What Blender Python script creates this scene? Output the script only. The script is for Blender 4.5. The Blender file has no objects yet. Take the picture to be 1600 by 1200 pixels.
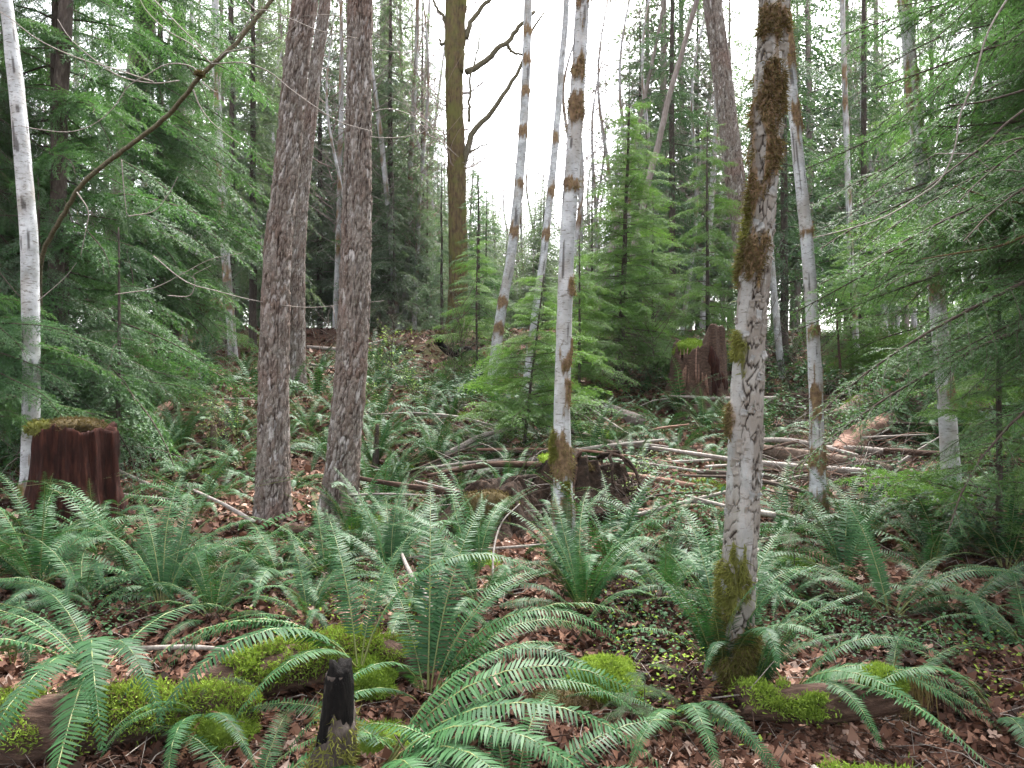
import bpy, math, random
import numpy as np
from mathutils import Vector, Matrix, Euler

SC = bpy.context.scene
COL = SC.collection
R = math.radians
F = 1150.0                     # focal length in photograph pixels (1600 wide)
CZ = 1.6                       # eye height

# ------------------------------------------------------------------ camera
cam = bpy.data.cameras.new('camera')
cam.sensor_width = 36.0
cam.lens = F / 1600 * 36.0
cam.clip_start = 0.05
cam.clip_end = 8000
co = bpy.data.objects.new('camera', cam)
COL.objects.link(co)
co.location = (0, 0, CZ)
co.rotation_euler = (R(90), 0, 0)
SC.camera = co

# ------------------------------------------------------------------ sky and sun (overcast)
SUN_EL, SUN_AZ = R(58), R(20)          # azimuth measured from +Y towards +X
w = bpy.data.worlds.new('World')
SC.world = w
w.use_nodes = True
wt = w.node_tree
wt.nodes.clear()
wo = wt.nodes.new('ShaderNodeOutputWorld')
bg = wt.nodes.new('ShaderNodeBackground')
sk = wt.nodes.new('ShaderNodeTexSky')
sk.sky_type = 'NISHITA'
sk.sun_disc = False
sk.sun_elevation = SUN_EL
sk.sun_rotation = SUN_AZ
sk.dust_density = 4.0
sk.air_density = 1.0
hs = wt.nodes.new('ShaderNodeHueSaturation')
hs.inputs['Saturation'].default_value = 0.22
hs.inputs['Value'].default_value = 1.0
wt.links.new(sk.outputs[0], hs.inputs['Color'])
wt.links.new(hs.outputs[0], bg.inputs['Color'])
bg.inputs['Strength'].default_value = 0.12
wt.links.new(bg.outputs[0], wo.inputs['Surface'])
sl = bpy.data.lights.new('sun', 'SUN')
sl.energy = 1.5
sl.angle = R(28)
sl.color = (1.0, 0.97, 0.93)
so = bpy.data.objects.new('sun', sl)
COL.objects.link(so)
sd = Vector((math.sin(SUN_AZ) * math.cos(SUN_EL), math.cos(SUN_AZ) * math.cos(SUN_EL), math.sin(SUN_EL)))
so.rotation_euler = sd.to_track_quat('Z', 'Y').to_euler()
vs = SC.view_settings
vs.view_transform = 'Standard'
vs.look = 'None'
vs.exposure = 3.05
vs.gamma = 1
vs.use_curve_mapping = False
SC.render.engine = 'CYCLES'
cy = SC.cycles
cy.max_bounces = 5
cy.diffuse_bounces = 2
cy.glossy_bounces = 2
cy.transmission_bounces = 3
cy.transparent_max_bounces = 4
cy.volume_bounces = 0
cy.caustics_reflective = False
cy.caustics_refractive = False
cy.sample_clamp_indirect = 4.0

rng = np.random.default_rng(7)
random.seed(7)

# ------------------------------------------------------------------ noise
def _h(i, j, k, s=0):
    i, j, k = (np.asarray(q).astype(np.int64) for q in (i, j, k))
    n = (i.astype(np.int64) * 374761393 + j.astype(np.int64) * 668265263 + k.astype(np.int64) * 1274126177 + s * 982451653) & 0xFFFFFFFF
    n = ((n ^ (n >> 13)) * 1103515245) & 0xFFFFFFFF
    n = ((n ^ (n >> 16)) * 1540483477) & 0xFFFFFFFF
    n = n ^ (n >> 15)
    return (n & 0xFFFFFF) / float(0xFFFFFF)

def vnoise(x, y, z=0.0, s=0):
    x, y, z = np.broadcast_arrays(np.asarray(x, float), np.asarray(y, float), np.asarray(z, float))
    xi, yi, zi = np.floor(x), np.floor(y), np.floor(z)
    fx, fy, fz = x - xi, y - yi, z - zi
    fx, fy, fz = fx * fx * (3 - 2 * fx), fy * fy * (3 - 2 * fy), fz * fz * (3 - 2 * fz)
    r = 0
    for a in (0, 1):
        for b in (0, 1):
            for c in (0, 1):
                r = r + _h(xi + a, yi + b, zi + c, s) * (fx if a else 1 - fx) * (fy if b else 1 - fy) * (fz if c else 1 - fz)
    return r * 2 - 1

def fbm(x, y, z=0.0, o=4, s=0):
    r, a, f, t = 0, 1.0, 1.0, 0
    for q in range(o):
        r = r + a * vnoise(np.asarray(x) * f, np.asarray(y) * f, np.asarray(z) * f, s + q)
        t += a
        a *= .5
        f *= 2.03
    return r / t

def sstep(a, b, x):
    t = np.clip((x - a) / (b - a), 0, 1)
    return t * t * (3 - 2 * t)

# ------------------------------------------------------------------ the lie of the land
GY = np.array([-4000, -6, 0, 2.2, 3.0, 3.83, 5, 6.2, 7.8, 10.5, 13.5, 17, 20, 24, 40, 100, 4000.])
GZ = np.array([-8, -.25, -.1, -.06, 0.0, 0.02, .07, .12, .25, .69, 1.13, 1.9, 2.75, 3.35, 3.9, 4.1, 4.1])
def H(x, y):
    x = np.asarray(x, float)
    y = np.asarray(y, float)
    z = np.interp(y, GY, GZ)
    z0 = np.interp(y - .6, GY, GZ)
    z1 = np.interp(y + .6, GY, GZ)
    z = (z + z0 + z1) / 3
    near = 1 / (1 + (np.abs(y) / 40) ** 2 + (x / 40) ** 2)
    b = .16 * vnoise(x * .45 + 3.1, y * .45, 0, 5) * sstep(2.5, 6, y) + .07 * vnoise(x * 1.2, y * 1.2, 0, 6) + .03 * vnoise(x * 3.1, y * 3.1, 0, 7)
    b = b + .22 * vnoise(x * .2, y * .2 + 7, 0, 8) * sstep(6, 14, y)
    b = b - .16 * np.exp(-((x - 1.9) / .8) ** 2 - ((y - 3.35) / .5) ** 2)      # hollow under the rotten log
    b = b + .22 * np.exp(-((x - .62) / 1.0) ** 2 - ((y - 7.9) / .7) ** 2)      # mound round the rotten stump
    for (px_, Y_, h_) in ((428, 7.7, .16), (525, 7.6, .18), (884, 6.2, .10), (1148, 3.78, .10), (1277, 7.2, .12), (47, 7.9, .1)):
        b = b + h_ * np.exp(-((x - (px_ - 800) / F * Y_) ** 2 + (y - Y_) ** 2) / .16)
    return z + b * near

_YS = np.concatenate([np.arange(2.2, 12, .01), np.arange(12, 70, .04)])
def ground_at(px, py):
    """point of the ground seen at this photograph pixel"""
    X = (px - 800) / F * _YS
    d = H(X, _YS) - (CZ + (600 - py) / F * _YS)
    i = int(np.argmax(d > 0)) if (d > 0).any() else len(_YS) - 1
    y = _YS[i]
    x = (px - 800) / F * y
    return Vector((x, y, float(H(x, y))))

def at(px, py, Y):
    return Vector(((px - 800) / F * Y, Y, CZ + (600 - py) / F * Y))

def on(px, Y):
    x = (px - 800) / F * Y
    return Vector((x, Y, float(H(x, Y))))

# ------------------------------------------------------------------ meshes and objects
def mk(name, V, F3=None, F4=None, mats=(), mi3=None, mi4=None, attrs=None, smooth=False):
    me = bpy.data.meshes.new(name)
    V = np.ascontiguousarray(V, dtype=np.float32)
    F3 = np.zeros((0, 3), np.int32) if F3 is None else np.asarray(F3, np.int32).reshape(-1, 3)
    F4 = np.zeros((0, 4), np.int32) if F4 is None else np.asarray(F4, np.int32).reshape(-1, 4)
    n3, n4 = len(F3), len(F4)
    me.vertices.add(len(V))
    me.vertices.foreach_set('co', V.ravel())
    me.loops.add(n3 * 3 + n4 * 4)
    me.loops.foreach_set('vertex_index', np.concatenate([F3.ravel(), F4.ravel()]).astype(np.int32))
    me.polygons.add(n3 + n4)
    ls = np.concatenate([np.arange(n3) * 3, n3 * 3 + np.arange(n4) * 4]).astype(np.int32)
    me.polygons.foreach_set('loop_start', ls)
    mi = np.zeros(n3 + n4, np.int32)
    if mi3 is not None: mi[:n3] = mi3
    if mi4 is not None: mi[n3:] = mi4
    for m in mats: me.materials.append(m)
    me.polygons.foreach_set('material_index', mi)
    if smooth:
        me.polygons.foreach_set('use_smooth', np.ones(n3 + n4, bool))
    for k, a in (attrs or {}).items():
        at_ = me.attributes.new(k, 'FLOAT', 'POINT')
        at_.data.foreach_set('value', np.ascontiguousarray(a, dtype=np.float32))
    me.update(calc_edges=True)
    return me

class MB:
    """collects geometry for one mesh"""
    def __init__(s):
        s.V, s.T, s.Q, s.tm, s.qm, s.n, s.A = [], [], [], [], [], 0, []
    def add(s, V, T=None, Q=None, m=0, a=None):
        V = np.asarray(V, float).reshape(-1, 3)
        s.V.append(V)
        s.A.append(np.zeros(len(V)) if a is None else np.broadcast_to(np.asarray(a, float), (len(V),)))
        if T is not None and len(T):
            s.T.append(np.asarray(T) + s.n); s.tm.append(np.full(len(T), m))
        if Q is not None and len(Q):
            s.Q.append(np.asarray(Q) + s.n); s.qm.append(np.full(len(Q), m))
        s.n += len(V)
    def mesh(s, name, mats, smooth=False):
        c = np.concatenate
        return mk(name, c(s.V), c(s.T) if s.T else None, c(s.Q) if s.Q else None, mats,
                  c(s.tm) if s.tm else None, c(s.qm) if s.qm else None, {'rnd': c(s.A)}, smooth)

def tag(o, label=None, cat=None, group=None, kind=None):
    if label: o['label'] = label
    if cat: o['category'] = cat
    if group: o['group'] = group
    if kind: o['kind'] = kind
    return o

def obj(name, me, parent=None, M=None):
    o = bpy.data.objects.new(name, me)
    COL.objects.link(o)
    if parent is not None: o.parent = parent
    if M is not None: o.matrix_basis = M
    return o

def empty(name, loc):
    o = bpy.data.objects.new(name, None)
    o.empty_display_size = .1
    COL.objects.link(o)
    o.location = loc
    return o

def TRS(loc=(0, 0, 0), rot=(0, 0, 0), sc=1.0):
    s = (sc, sc, sc) if np.isscalar(sc) else sc
    return Matrix.LocRotScale(Vector(loc), Euler(rot), Vector(s))

def catmull(P, n):
    P = np.asarray([tuple(p) for p in P], float)
    if len(P) == 2:
        t = np.linspace(0, 1, n)[:, None]
        return P[0] * (1 - t) + P[1] * t
    d = np.concatenate([[0], np.cumsum(np.linalg.norm(np.diff(P, axis=0), axis=1))])
    E = np.vstack([2 * P[0] - P[1], P, 2 * P[-1] - P[-2]])
    s = np.linspace(0, d[-1], n)
    i = np.clip(np.searchsorted(d, s, 'right') - 1, 0, len(P) - 2)
    t = ((s - d[i]) / (d[i + 1] - d[i]))[:, None]
    p0, p1, p2, p3 = E[i], E[i + 1], E[i + 2], E[i + 3]
    return .5 * ((2 * p1) + (-p0 + p2) * t + (2 * p0 - 5 * p1 + 4 * p2 - p3) * t * t + (-p0 + 3 * p1 - 3 * p2 + p3) * t ** 3)

def frames(C):
    T = np.gradient(C, axis=0)
    T /= np.linalg.norm(T, axis=1)[:, None] + 1e-12
    ref = np.array([1., 0, 0]) if abs(T[0, 0]) < .8 else np.array([0, 0, 1.])
    U = np.zeros_like(C)
    u = ref - T[0] * (ref @ T[0])
    u /= np.linalg.norm(u)
    for i in range(len(C)):
        u = u - T[i] * (u @ T[i])
        u /= np.linalg.norm(u) + 1e-12
        U[i] = u
    return T, U, np.cross(T, U)

def tube_arrays(C, r, n=6, cap=True):
    C = np.asarray(C, float)
    r = np.broadcast_to(np.asarray(r, float), (len(C),))
    T, U, W = frames(C)
    th = np.arange(n) / n * 2 * np.pi
    V = C[:, None, :] + r[:, None, None] * (np.cos(th)[None, :, None] * U[:, None, :] + np.sin(th)[None, :, None] * W[:, None, :])
    m = len(C)
    i = np.arange(m - 1)[:, None] * n
    j = np.arange(n)[None, :]
    j2 = (j + 1) % n
    Q = np.stack([i + j, i + j2, i + n + j2, i + n + j], -1).reshape(-1, 4)
    V = V.reshape(-1, 3)
    T3 = []
    if cap:
        V = np.vstack([V, C[0], C[-1]])
        a, b = m * n, m * n + 1
        for k in range(n):
            T3.append((a, (k + 1) % n, k))
            T3.append((b, (m - 1) * n + k, (m - 1) * n + (k + 1) % n))
    return V, np.array(T3).reshape(-1, 3), Q

def add_tube(mb, P, r, n=5, seg=None, m=0, a=None, wob=0):
    C = catmull(P, seg or max(2, len(P)))
    if wob:
        k = np.random.default_rng(len(mb.V) + 11)
        C[1:-1] += k.normal(0, wob, (len(C) - 2, 3))
    rr = np.interp(np.linspace(0, 1, len(C)), np.linspace(0, 1, len(r)), r) if not np.isscalar(r) else r
    V, T, Q = tube_arrays(C, rr, n)
    mb.add(V, T, Q, m, a)
    return C

# ------------------------------------------------------------------ materials
class NG:
    def __init__(s, name):
        s.m = bpy.data.materials.new(name)
        s.m.use_nodes = True
        s.t = s.m.node_tree
        s.t.nodes.clear()
        s.out = s.t.nodes.new('ShaderNodeOutputMaterial')
        s._c = None
    def n(s, typ, ins=None, **props):
        nd = s.t.nodes.new(typ)
        for k, v in props.items(): setattr(nd, k, v)
        for k, v in (ins or {}).items(): s.put(nd.inputs[k], v)
        return nd
    def put(s, sock, v):
        if isinstance(v, bpy.types.NodeSocket): s.t.links.new(v, sock)
        elif isinstance(v, tuple) and len(v) == 3 and sock.type == 'RGBA': sock.default_value = (*v, 1)
        else: sock.default_value = v
    def obj(s):
        if s._c is None: s._c = s.n('ShaderNodeTexCoord')
        return s._c.outputs['Object']
    def scaled(s, sc):
        return s.n('ShaderNodeMapping', {'Vector': s.obj(), 'Scale': sc}).outputs[0]
    def noise(s, scale, detail=4, rough=.55, vec=None):
        return s.n('ShaderNodeTexNoise', {'Vector': vec or s.obj(), 'Scale': scale, 'Detail': detail, 'Roughness': rough}).outputs['Fac']
    def attr(s, name):
        return s.n('ShaderNodeAttribute', attribute_name=name, attribute_type='GEOMETRY').outputs['Fac']
    def rand(s):
        return s.n('ShaderNodeObjectInfo').outputs['Random']
    def ramp(s, fac, stops, interp='LINEAR'):
        nd = s.n('ShaderNodeValToRGB', {'Fac': fac})
        e = nd.color_ramp.elements
        nd.color_ramp.interpolation = interp
        while len(e) < len(stops): e.new(.5)
        for q, (p, c) in zip(e, stops):
            q.position = p
            q.color = (*c, 1) if isinstance(c, tuple) else (c, c, c, 1)
        return nd.outputs[0]
    def mix(s, f, a, b, bt='MIX'):
        nd = s.n('ShaderNodeMix', data_type='RGBA', blend_type=bt)
        s.put(nd.inputs[0], f); s.put(nd.inputs[6], a); s.put(nd.inputs[7], b)
        return nd.outputs[2]
    def math(s, op, a, b=0.0):
        nd = s.n('ShaderNodeMath', operation=op)
        s.put(nd.inputs[0], a); s.put(nd.inputs[1], b)
        return nd.outputs[0]
    def bump(s, h, strength=.5, dist=.01):
        return s.n('ShaderNodeBump', {'Height': h, 'Strength': strength, 'Distance': dist}).outputs[0]
    def finish(s, color, rough=.8, spec=.3, normal=None, trans=0.0, tcol=None):
        ins = {'Base Color': color, 'Roughness': rough, 'Specular IOR Level': spec}
        if normal: ins['Normal'] = normal
        p = s.n('ShaderNodeBsdfPrincipled', ins).outputs[0]
        if trans:
            tb = s.n('ShaderNodeBsdfTranslucent', {'Color': tcol if tcol is not None else color}).outputs[0]
            p = s.n('ShaderNodeMixShader', {0: trans, 1: p, 2: tb}).outputs[0]
        s.t.links.new(p, s.out.inputs['Surface'])
        return s.m

def leaf_mat(name, c0, c1, rough=.45, spec=.5, trans=.3, tgain=1.5, scale=1.5):
    g = NG(name)
    f = g.math('ADD', g.math('MULTIPLY', g.rand(), .55), g.math('MULTIPLY', g.attr('rnd'), .45))
    c = g.mix(f, c0, c1)
    v = g.noise(scale, 2)
    c = g.mix(g.math('MULTIPLY', v, .35), c, tuple(q * .55 for q in c0))
    tc = g.mix(1.0, c, (tgain, tgain * 1.02, tgain * .6), 'MULTIPLY')
    return g.finish(c, rough, spec, None, trans, tc)

M = {}
M['fern'] = leaf_mat('fern_green', (.010, .040, .014), (.038, .105, .030), .5, .16, .18)
M['fern_far'] = leaf_mat('fern_green_far', (.016, .050, .020), (.046, .110, .038), .5, .16, .22)
M['rachis'] = leaf_mat('fern_stalk', (.10, .13, .035), (.16, .15, .05), .5, .4, .0)
M['dead_fern'] = leaf_mat('dead_fern', (.11, .050, .025), (.21, .11, .06), .7, .2, .2)
M['hemlock'] = leaf_mat('hemlock_needles', (.034, .088, .032), (.068, .136, .048), .5, .22, .40)
M['cedar'] = leaf_mat('cedar_scales', (.042, .090, .042), (.085, .140, .075), .45, .4, .35)
M['far_needles'] = leaf_mat('far_needles', (.065, .108, .062), (.118, .165, .105), .5, .45, .45)  # paleness from bright sky and distance is put into this needle colour
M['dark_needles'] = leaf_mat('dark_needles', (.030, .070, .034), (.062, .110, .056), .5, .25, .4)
M['bright_needles'] = leaf_mat('bright_needles', (.060, .130, .032), (.105, .185, .050), .5, .22, .42)
M['moss'] = leaf_mat('bright_moss', (.070, .125, .016), (.235, .325, .055), .9, .04, .25, 1.2, 12)
M['dull_moss'] = leaf_mat('dull_moss', (.060, .044, .022), (.145, .112, .045), .9, .1, .2, 1.2, 12)
M['mid_moss'] = leaf_mat('trunk_moss', (.070, .070, .018), (.17, .175, .040), .9, .1, .2, 1.2, 12)
M['litter'] = None
M['shrub'] = leaf_mat('shrub_leaf', (.028, .072, .032), (.048, .108, .036), .55, .10, .22)
M['huckle'] = leaf_mat('pale_new_leaf', (.10, .19, .035), (.19, .28, .06), .5, .4, .4)

def _litter():
    g = NG('leaf_litter')
    f = g.attr('rnd')
    c = g.ramp(f, [(0, (.022, .012, .008)), (.3, (.062, .028, .018)), (.56, (.125, .060, .038)), (.8, (.215, .120, .082)), (1, (.36, .265, .215))])
    return g.finish(c, .7, .12, None, .10)
M['litter'] = _litter()

def _wood(name, c0, c1, c2, sc=(9, 9, 2), rough=.85, b=.02):
    g = NG(name)
    n1 = g.noise(3.0, 6, .65, g.scaled(sc))
    n2 = g.noise(1.6, 3)
    c = g.ramp(n1, [(.3, c0), (.52, c1), (.72, c2)])
    c = g.mix(g.math('MULTIPLY', n2, .5), c, c0)
    return g.finish(c, rough, .10, g.bump(n1, .7, b))
M['twig'] = _wood('grey_twig', (.10, .085, .075), (.22, .19, .165), (.36, .33, .30), (20, 20, 20), .7, .003)
M['pink_twig'] = _wood('pinkish_twig', (.12, .085, .075), (.24, .18, .165), (.34, .27, .25), (20, 20, 20), .8, .003)
M['dark_twig'] = _wood('dark_twig', (.030, .022, .018), (.065, .048, .038), (.12, .095, .075), (20, 20, 20), .8, .003)
M['pale_stick'] = _wood('pale_stick', (.12, .10, .088), (.25, .22, .195), (.39, .36, .33), (14, 14, 14), .65, .004)
M['log'] = _wood('log_bark', (.050, .036, .028), (.13, .092, .070), (.25, .20, .17), (6, 6, 6), .85, .02)
M['rot'] = _wood('rotten_red_wood', (.006, .003, .0025), (.030, .0095, .0065), (.075, .027, .017), (10, 10, 1.2), .9, .03)
M['rot2'] = _wood('brown_rotten_wood', (.020, .013, .010), (.070, .042, .030), (.15, .095, .070), (4, 14, 14), .85, .03)
M['root_dark'] = _wood('dark_rotten_root', (.008, .006, .0045), (.030, .019, .013), (.075, .048, .034), (5, 9, 7), .95, .04)
M['split'] = _wood('split_pink_wood', (.085, .045, .032), (.20, .115, .085), (.34, .225, .175), (3, 12, 12), .75, .01)
M['char'] = _wood('black_charred_wood', (.002, .0018, .0016), (.006, .005, .0045), (.016, .013, .011), (16, 16, 4), .95, .03)
M['stem_bark'] = _wood('mossy_stem_bark', (.045, .038, .026), (.11, .095, .060), (.19, .165, .10), (14, 14, 14), .85, .006)
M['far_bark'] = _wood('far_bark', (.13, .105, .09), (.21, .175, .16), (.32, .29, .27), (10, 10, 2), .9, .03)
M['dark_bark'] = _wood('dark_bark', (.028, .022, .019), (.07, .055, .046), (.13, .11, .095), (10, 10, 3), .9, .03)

def _soil():
    g = NG('forest_soil')
    n1 = g.noise(2.2, 8, .7)
    n2 = g.noise(26, 6, .7)
    n3 = g.noise(.45, 3)
    c = g.ramp(n2, [(.28, (.014, .008, .006)), (.46, (.045, .025, .017)), (.6, (.095, .053, .037)), (.76, (.18, .115, .088))])
    gr = g.ramp(n1, [(.3, (.028, .052, .020)), (.7, (.075, .115, .030))])
    k = g.ramp(n3, [(.5, 0.0), (.66, .6)])
    c = g.mix(k, c, gr)
    return g.finish(c, .95, .05, g.bump(n2, .9, .04))
M['soil'] = _soil()

def _fir():
    g = NG('fir_bark')
    cr = g.attr('crack')
    ce = g.attr('cell')
    n = g.noise(30, 6, .7)
    n2 = g.noise(1.7, 4, .6)
    n3 = g.noise(75, 4, .7)
    c = g.ramp(n, [(.25, (.085, .072, .062)), (.5, (.175, .152, .134)), (.75, (.30, .278, .255))])
    c = g.mix(g.math('MULTIPLY', g.math('POWER', ce, 1.5), .75), c, (.100, .070, .055))
    c = g.mix(g.ramp(ce, [(.0, .55), (.22, 0.0)]), c, (.46, .43, .42))
    red = g.ramp(n2, [(.48, 0.0), (.68, .55)])
    c = g.mix(red, c, (.14, .080, .062))
    li = g.ramp(n3, [(.60, 0.0), (.69, .75)])
    c = g.mix(li, c, (.44, .44, .42))
    c = g.mix(g.math('MULTIPLY', cr, .92), c, (.030, .019, .015))
    mo = g.attr('moss')
    c = g.mix(mo, c, (.085, .085, .022))
    return g.finish(c, .95, .08, g.bump(n, .7, .010))
M['fir'] = _fir()

def _alder(name, lo, hi, spots=.45):
    g = NG(name)
    cr = g.attr('crack')
    mo = g.attr('moss')
    v = g.scaled((10, 10, 34))
    n = g.noise(2.0, 5, .65, v)            # short horizontal scars
    n2 = g.noise(5.5, 5, .6)
    n3 = g.noise(60, 4, .7)
    c = g.ramp(n2, [(.30, lo), (.5, tuple(q * .72 for q in hi)), (.66, hi), (.8, tuple(min(.72, q * 1.1) for q in hi))])
    big = g.ramp(g.noise(2.6, 4, .6, g.scaled((1.6, 1.6, 1))), [(.46, 0.0), (.62, .7)])
    c = g.mix(big, c, (.24, .215, .19))
    d = g.ramp(n, [(.55, 0.0), (.64, spots)])
    c = g.mix(d, c, (.085, .07, .055))
    pc = g.mix(g.attr('cell'), (.20, .178, .155), (.105, .088, .072))
    pc = g.mix(g.ramp(n2, [(.5, 0.0), (.7, .6)]), pc, (.28, .275, .25))
    c = g.mix(g.math('MULTIPLY', g.attr('plate'), .88), c, pc)
    sp = g.ramp(n3, [(.6, 0.0), (.72, .5)])
    c = g.mix(sp, c, (.21, .20, .17))
    c = g.mix(cr, c, (.022, .015, .012))
    mc = g.ramp(g.noise(24, 5, .7), [(.3, (.070, .042, .028)), (.55, (.165, .108, .062)), (.8, (.21, .175, .070))])
    c = g.mix(mo, c, mc)
    gm = g.attr('green')
    c = g.mix(gm, c, (.085, .085, .022))
    return g.finish(c, .8, .12, g.bump(n3, .5, .005))
M['alder'] = _alder('alder_bark', (.20, .205, .20), (.46, .465, .475), .75)
M['near_alder'] = _alder('cracked_alder_bark', (.115, .112, .10), (.31, .31, .30), .7)
M['far_alder'] = _alder('far_alder_bark', (.27, .265, .265), (.47, .465, .475), .55)

def _maple():
    g = NG('mossy_maple_bark')
    n = g.noise(6, 6, .65, g.scaled((3, 3, .7)))
    n2 = g.noise(2.5, 4, .6)
    c = g.ramp(n, [(.3, (.035, .025, .016)), (.5, (.085, .058, .032)), (.7, (.13, .105, .042))])
    c = g.mix(g.ramp(n2, [(.45, 0.0), (.65, .8)]), c, (.095, .098, .026))
    return g.finish(c, .95, .1, g.bump(n, .8, .05))
M['maple'] = _maple()

# ------------------------------------------------------------------ trunks
def vor(u, v, Nu, seed=0):
    iu, iv = np.floor(u), np.floor(v)
    f1 = np.full(u.shape, 9.0); f2 = f1.copy(); cid = np.zeros(u.shape)
    for a in (-1, 0, 1):
        for b in (-1, 0, 1):
            cu, cv = iu + a, iv + b
            m = np.mod(cu, Nu)
            z = np.zeros_like(cu)
            ju, jv, idd = _h(m, cv, z, seed + 1), _h(m, cv, z, seed + 2), _h(m, cv, z, seed + 3)
            d = np.hypot(cu + ju - u, cv + jv - v)
            n1 = d < f1
            f2 = np.where(n1, f1, np.minimum(f2, d))
            cid = np.where(n1, idd, cid)
            f1 = np.where(n1, d, f1)
    return f1, f2, cid

def blades(mb, P, N, L, W, rg, m=0, jit=.5):
    k = len(P)
    if not k: return
    D = N + rg.normal(0, jit, (k, 3))
    D /= np.linalg.norm(D, axis=1)[:, None] + 1e-9
    S = np.cross(D, rg.normal(0, 1, (k, 3)))
    S /= np.linalg.norm(S, axis=1)[:, None] + 1e-9
    l = (L * rg.uniform(.6, 1.4, k))[:, None]
    V = np.stack([P - S * W / 2, P + S * W / 2, P + D * l], 1).reshape(-1, 3)
    mb.add(V, np.arange(3 * k).reshape(-1, 3), m=m, a=np.repeat(rg.uniform(0, 1, k), 3))

def trunk(name, path, radii, mat, style='plain', n=24, ds=.06, seed=1, moss=(), flare=.12, green=(), tufts=None):
    """tapering trunk with real bark relief; returns mesh, moss tuft mesh"""
    P = np.asarray([tuple(p) for p in path], float)
    Ltot = np.linalg.norm(np.diff(P, axis=0), axis=1).sum()
    m = max(6, int(Ltot / ds))
    C = catmull(P, m)
    C[:, 0] += .012 * vnoise(np.linspace(0, Ltot, m) * 1.1, seed, 0, seed)
    s = np.linspace(0, Ltot, m)
    r = np.interp(s / Ltot, np.linspace(0, 1, len(radii)), radii)
    r = r * (1 + flare * np.exp(-s / .28))
    T, U, W = frames(C)
    th = np.arange(n) / n * 2 * np.pi
    S, TH = np.meshgrid(s, th, indexing='ij')
    RR = np.repeat(r[:, None], n, 1)
    X, Y = np.cos(TH), np.sin(TH)
    RR = RR * (1 + .12 * flare / .35 * np.cos(3 * TH + seed) * np.exp(-S / .4)) * (1 + .05 * vnoise(X * 1.3, Y * 1.3, S * .9, seed))
    crack = np.zeros_like(S); cell = np.zeros_like(S); plate = np.zeros_like(S)
    if style == 'fir':
        circ = 2 * np.pi * r.mean()
        Nu = int(round(circ / .042))
        wv = fbm(X * 4.5, Y * 4.5, S * 5.0, 4, seed)
        u = TH / (2 * np.pi) * Nu + 1.5 * wv
        f1, f2, cell = vor(np.mod(u, Nu), S / .085 + 1.6 * wv, Nu, seed)
        e = f2 - f1
        ridge = np.abs(fbm(X * 5.0 + 3, Y * 5.0, S * 1.9, 4, seed + 8))
        fis = 1 - sstep(.0, .075, ridge)
        crack = np.clip((1 - sstep(.03, .26, e)) * (.55 + .45 * vnoise(X * 3, Y * 3, S * 4, seed + 3)) + .9 * fis, 0, 1)
        RR = RR - .012 * (1 - sstep(.0, .3, e)) + .014 * (cell - .8) - .016 * fis + .008 * fbm(X * 9, Y * 9, S * 12, 4, seed + 5)
    elif style == 'plates':
        circ = 2 * np.pi * r.mean()
        Nu = int(round(circ / .062))
        wv = fbm(X * 3, Y * 3, S * 3.2, 3, seed)
        f1, f2, cell = vor(np.mod(TH / (2 * np.pi) * Nu + 1.1 * wv, Nu), S / .085 + .9 * wv, Nu, seed)
        e = f2 - f1
        where = sstep(-.14, .10, fbm(X * 1.1, Y * 1.1, S * 1.1 + 2, 3, seed + 9) + .22 * (X + .25) + .10)
        cell = cell * where
        crack = (1 - sstep(.02, .13 + .06 * wv, e)) * where
        plate = where
        RR = RR - .014 * crack + .008 * where * (cell - .5) * sstep(0, .1, e) + .003 * fbm(X * 8, Y * 8, S * 10, 3, seed + 5)
    elif style == 'alder':
        RR = RR + .004 * fbm(X * 3, Y * 3, S * 7, 3, seed + 5)
        kn = vnoise(X * 2.2, Y * 2.2, S * 5, seed + 6)
        crack = .75 * sstep(.60, .72, kn)
    else:
        RR = RR * (1 + .10 * fbm(X * 2, Y * 2, S * 3, 3, seed + 5))
    mm = np.zeros_like(S); gg = np.zeros_like(S)
    nz = fbm(X * 2.2, Y * 2.2, S * 6, 4, seed + 20)
    def blob(lst):
        q = np.zeros_like(S)
        for (s0, t0, hs, ht, am) in lst:
            dt = np.abs((TH - t0 + np.pi) % (2 * np.pi) - np.pi)
            q = np.maximum(q, am * np.exp(-((S - s0) / hs) ** 2 - (dt / ht) ** 2))
        return sstep(.36, .62, q + .95 * nz * (q > .02))
    if len(moss): mm = blob(moss)
    if len(green): gg = blob(green)
    allm = np.maximum(mm, gg)
    RR = RR + allm * (.010 + .012 * vnoise(X * 4, Y * 4, S * 12, seed + 30))
    crack = crack * (1 - allm)
    V = C[:, None, :] + RR[..., None] * (X[..., None] * U[:, None, :] + Y[..., None] * W[:, None, :])
    i = np.arange(m - 1)[:, None] * n
    j = np.arange(n)[None, :]
    j2 = (j + 1) % n
    Q = np.stack([i + j, i + j2, i + n + j2, i + n + j], -1).reshape(-1, 4)
    top = len(V) * n
    VV = np.vstack([V.reshape(-1, 3), C[-1]])
    T3 = [(top, (m - 1) * n + k, (m - 1) * n + (k + 1) % n) for k in range(n)]
    at_ = {'crack': np.append(crack.ravel(), 0), 'cell': np.append(cell.ravel(), 0), 'moss': np.append(mm.ravel(), 0), 'green': np.append(gg.ravel(), 0), 'plate': np.append(plate.ravel(), 0)}
    me = mk(name, VV, T3, Q, [mat], attrs=at_, smooth=True)
    tm = None
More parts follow.
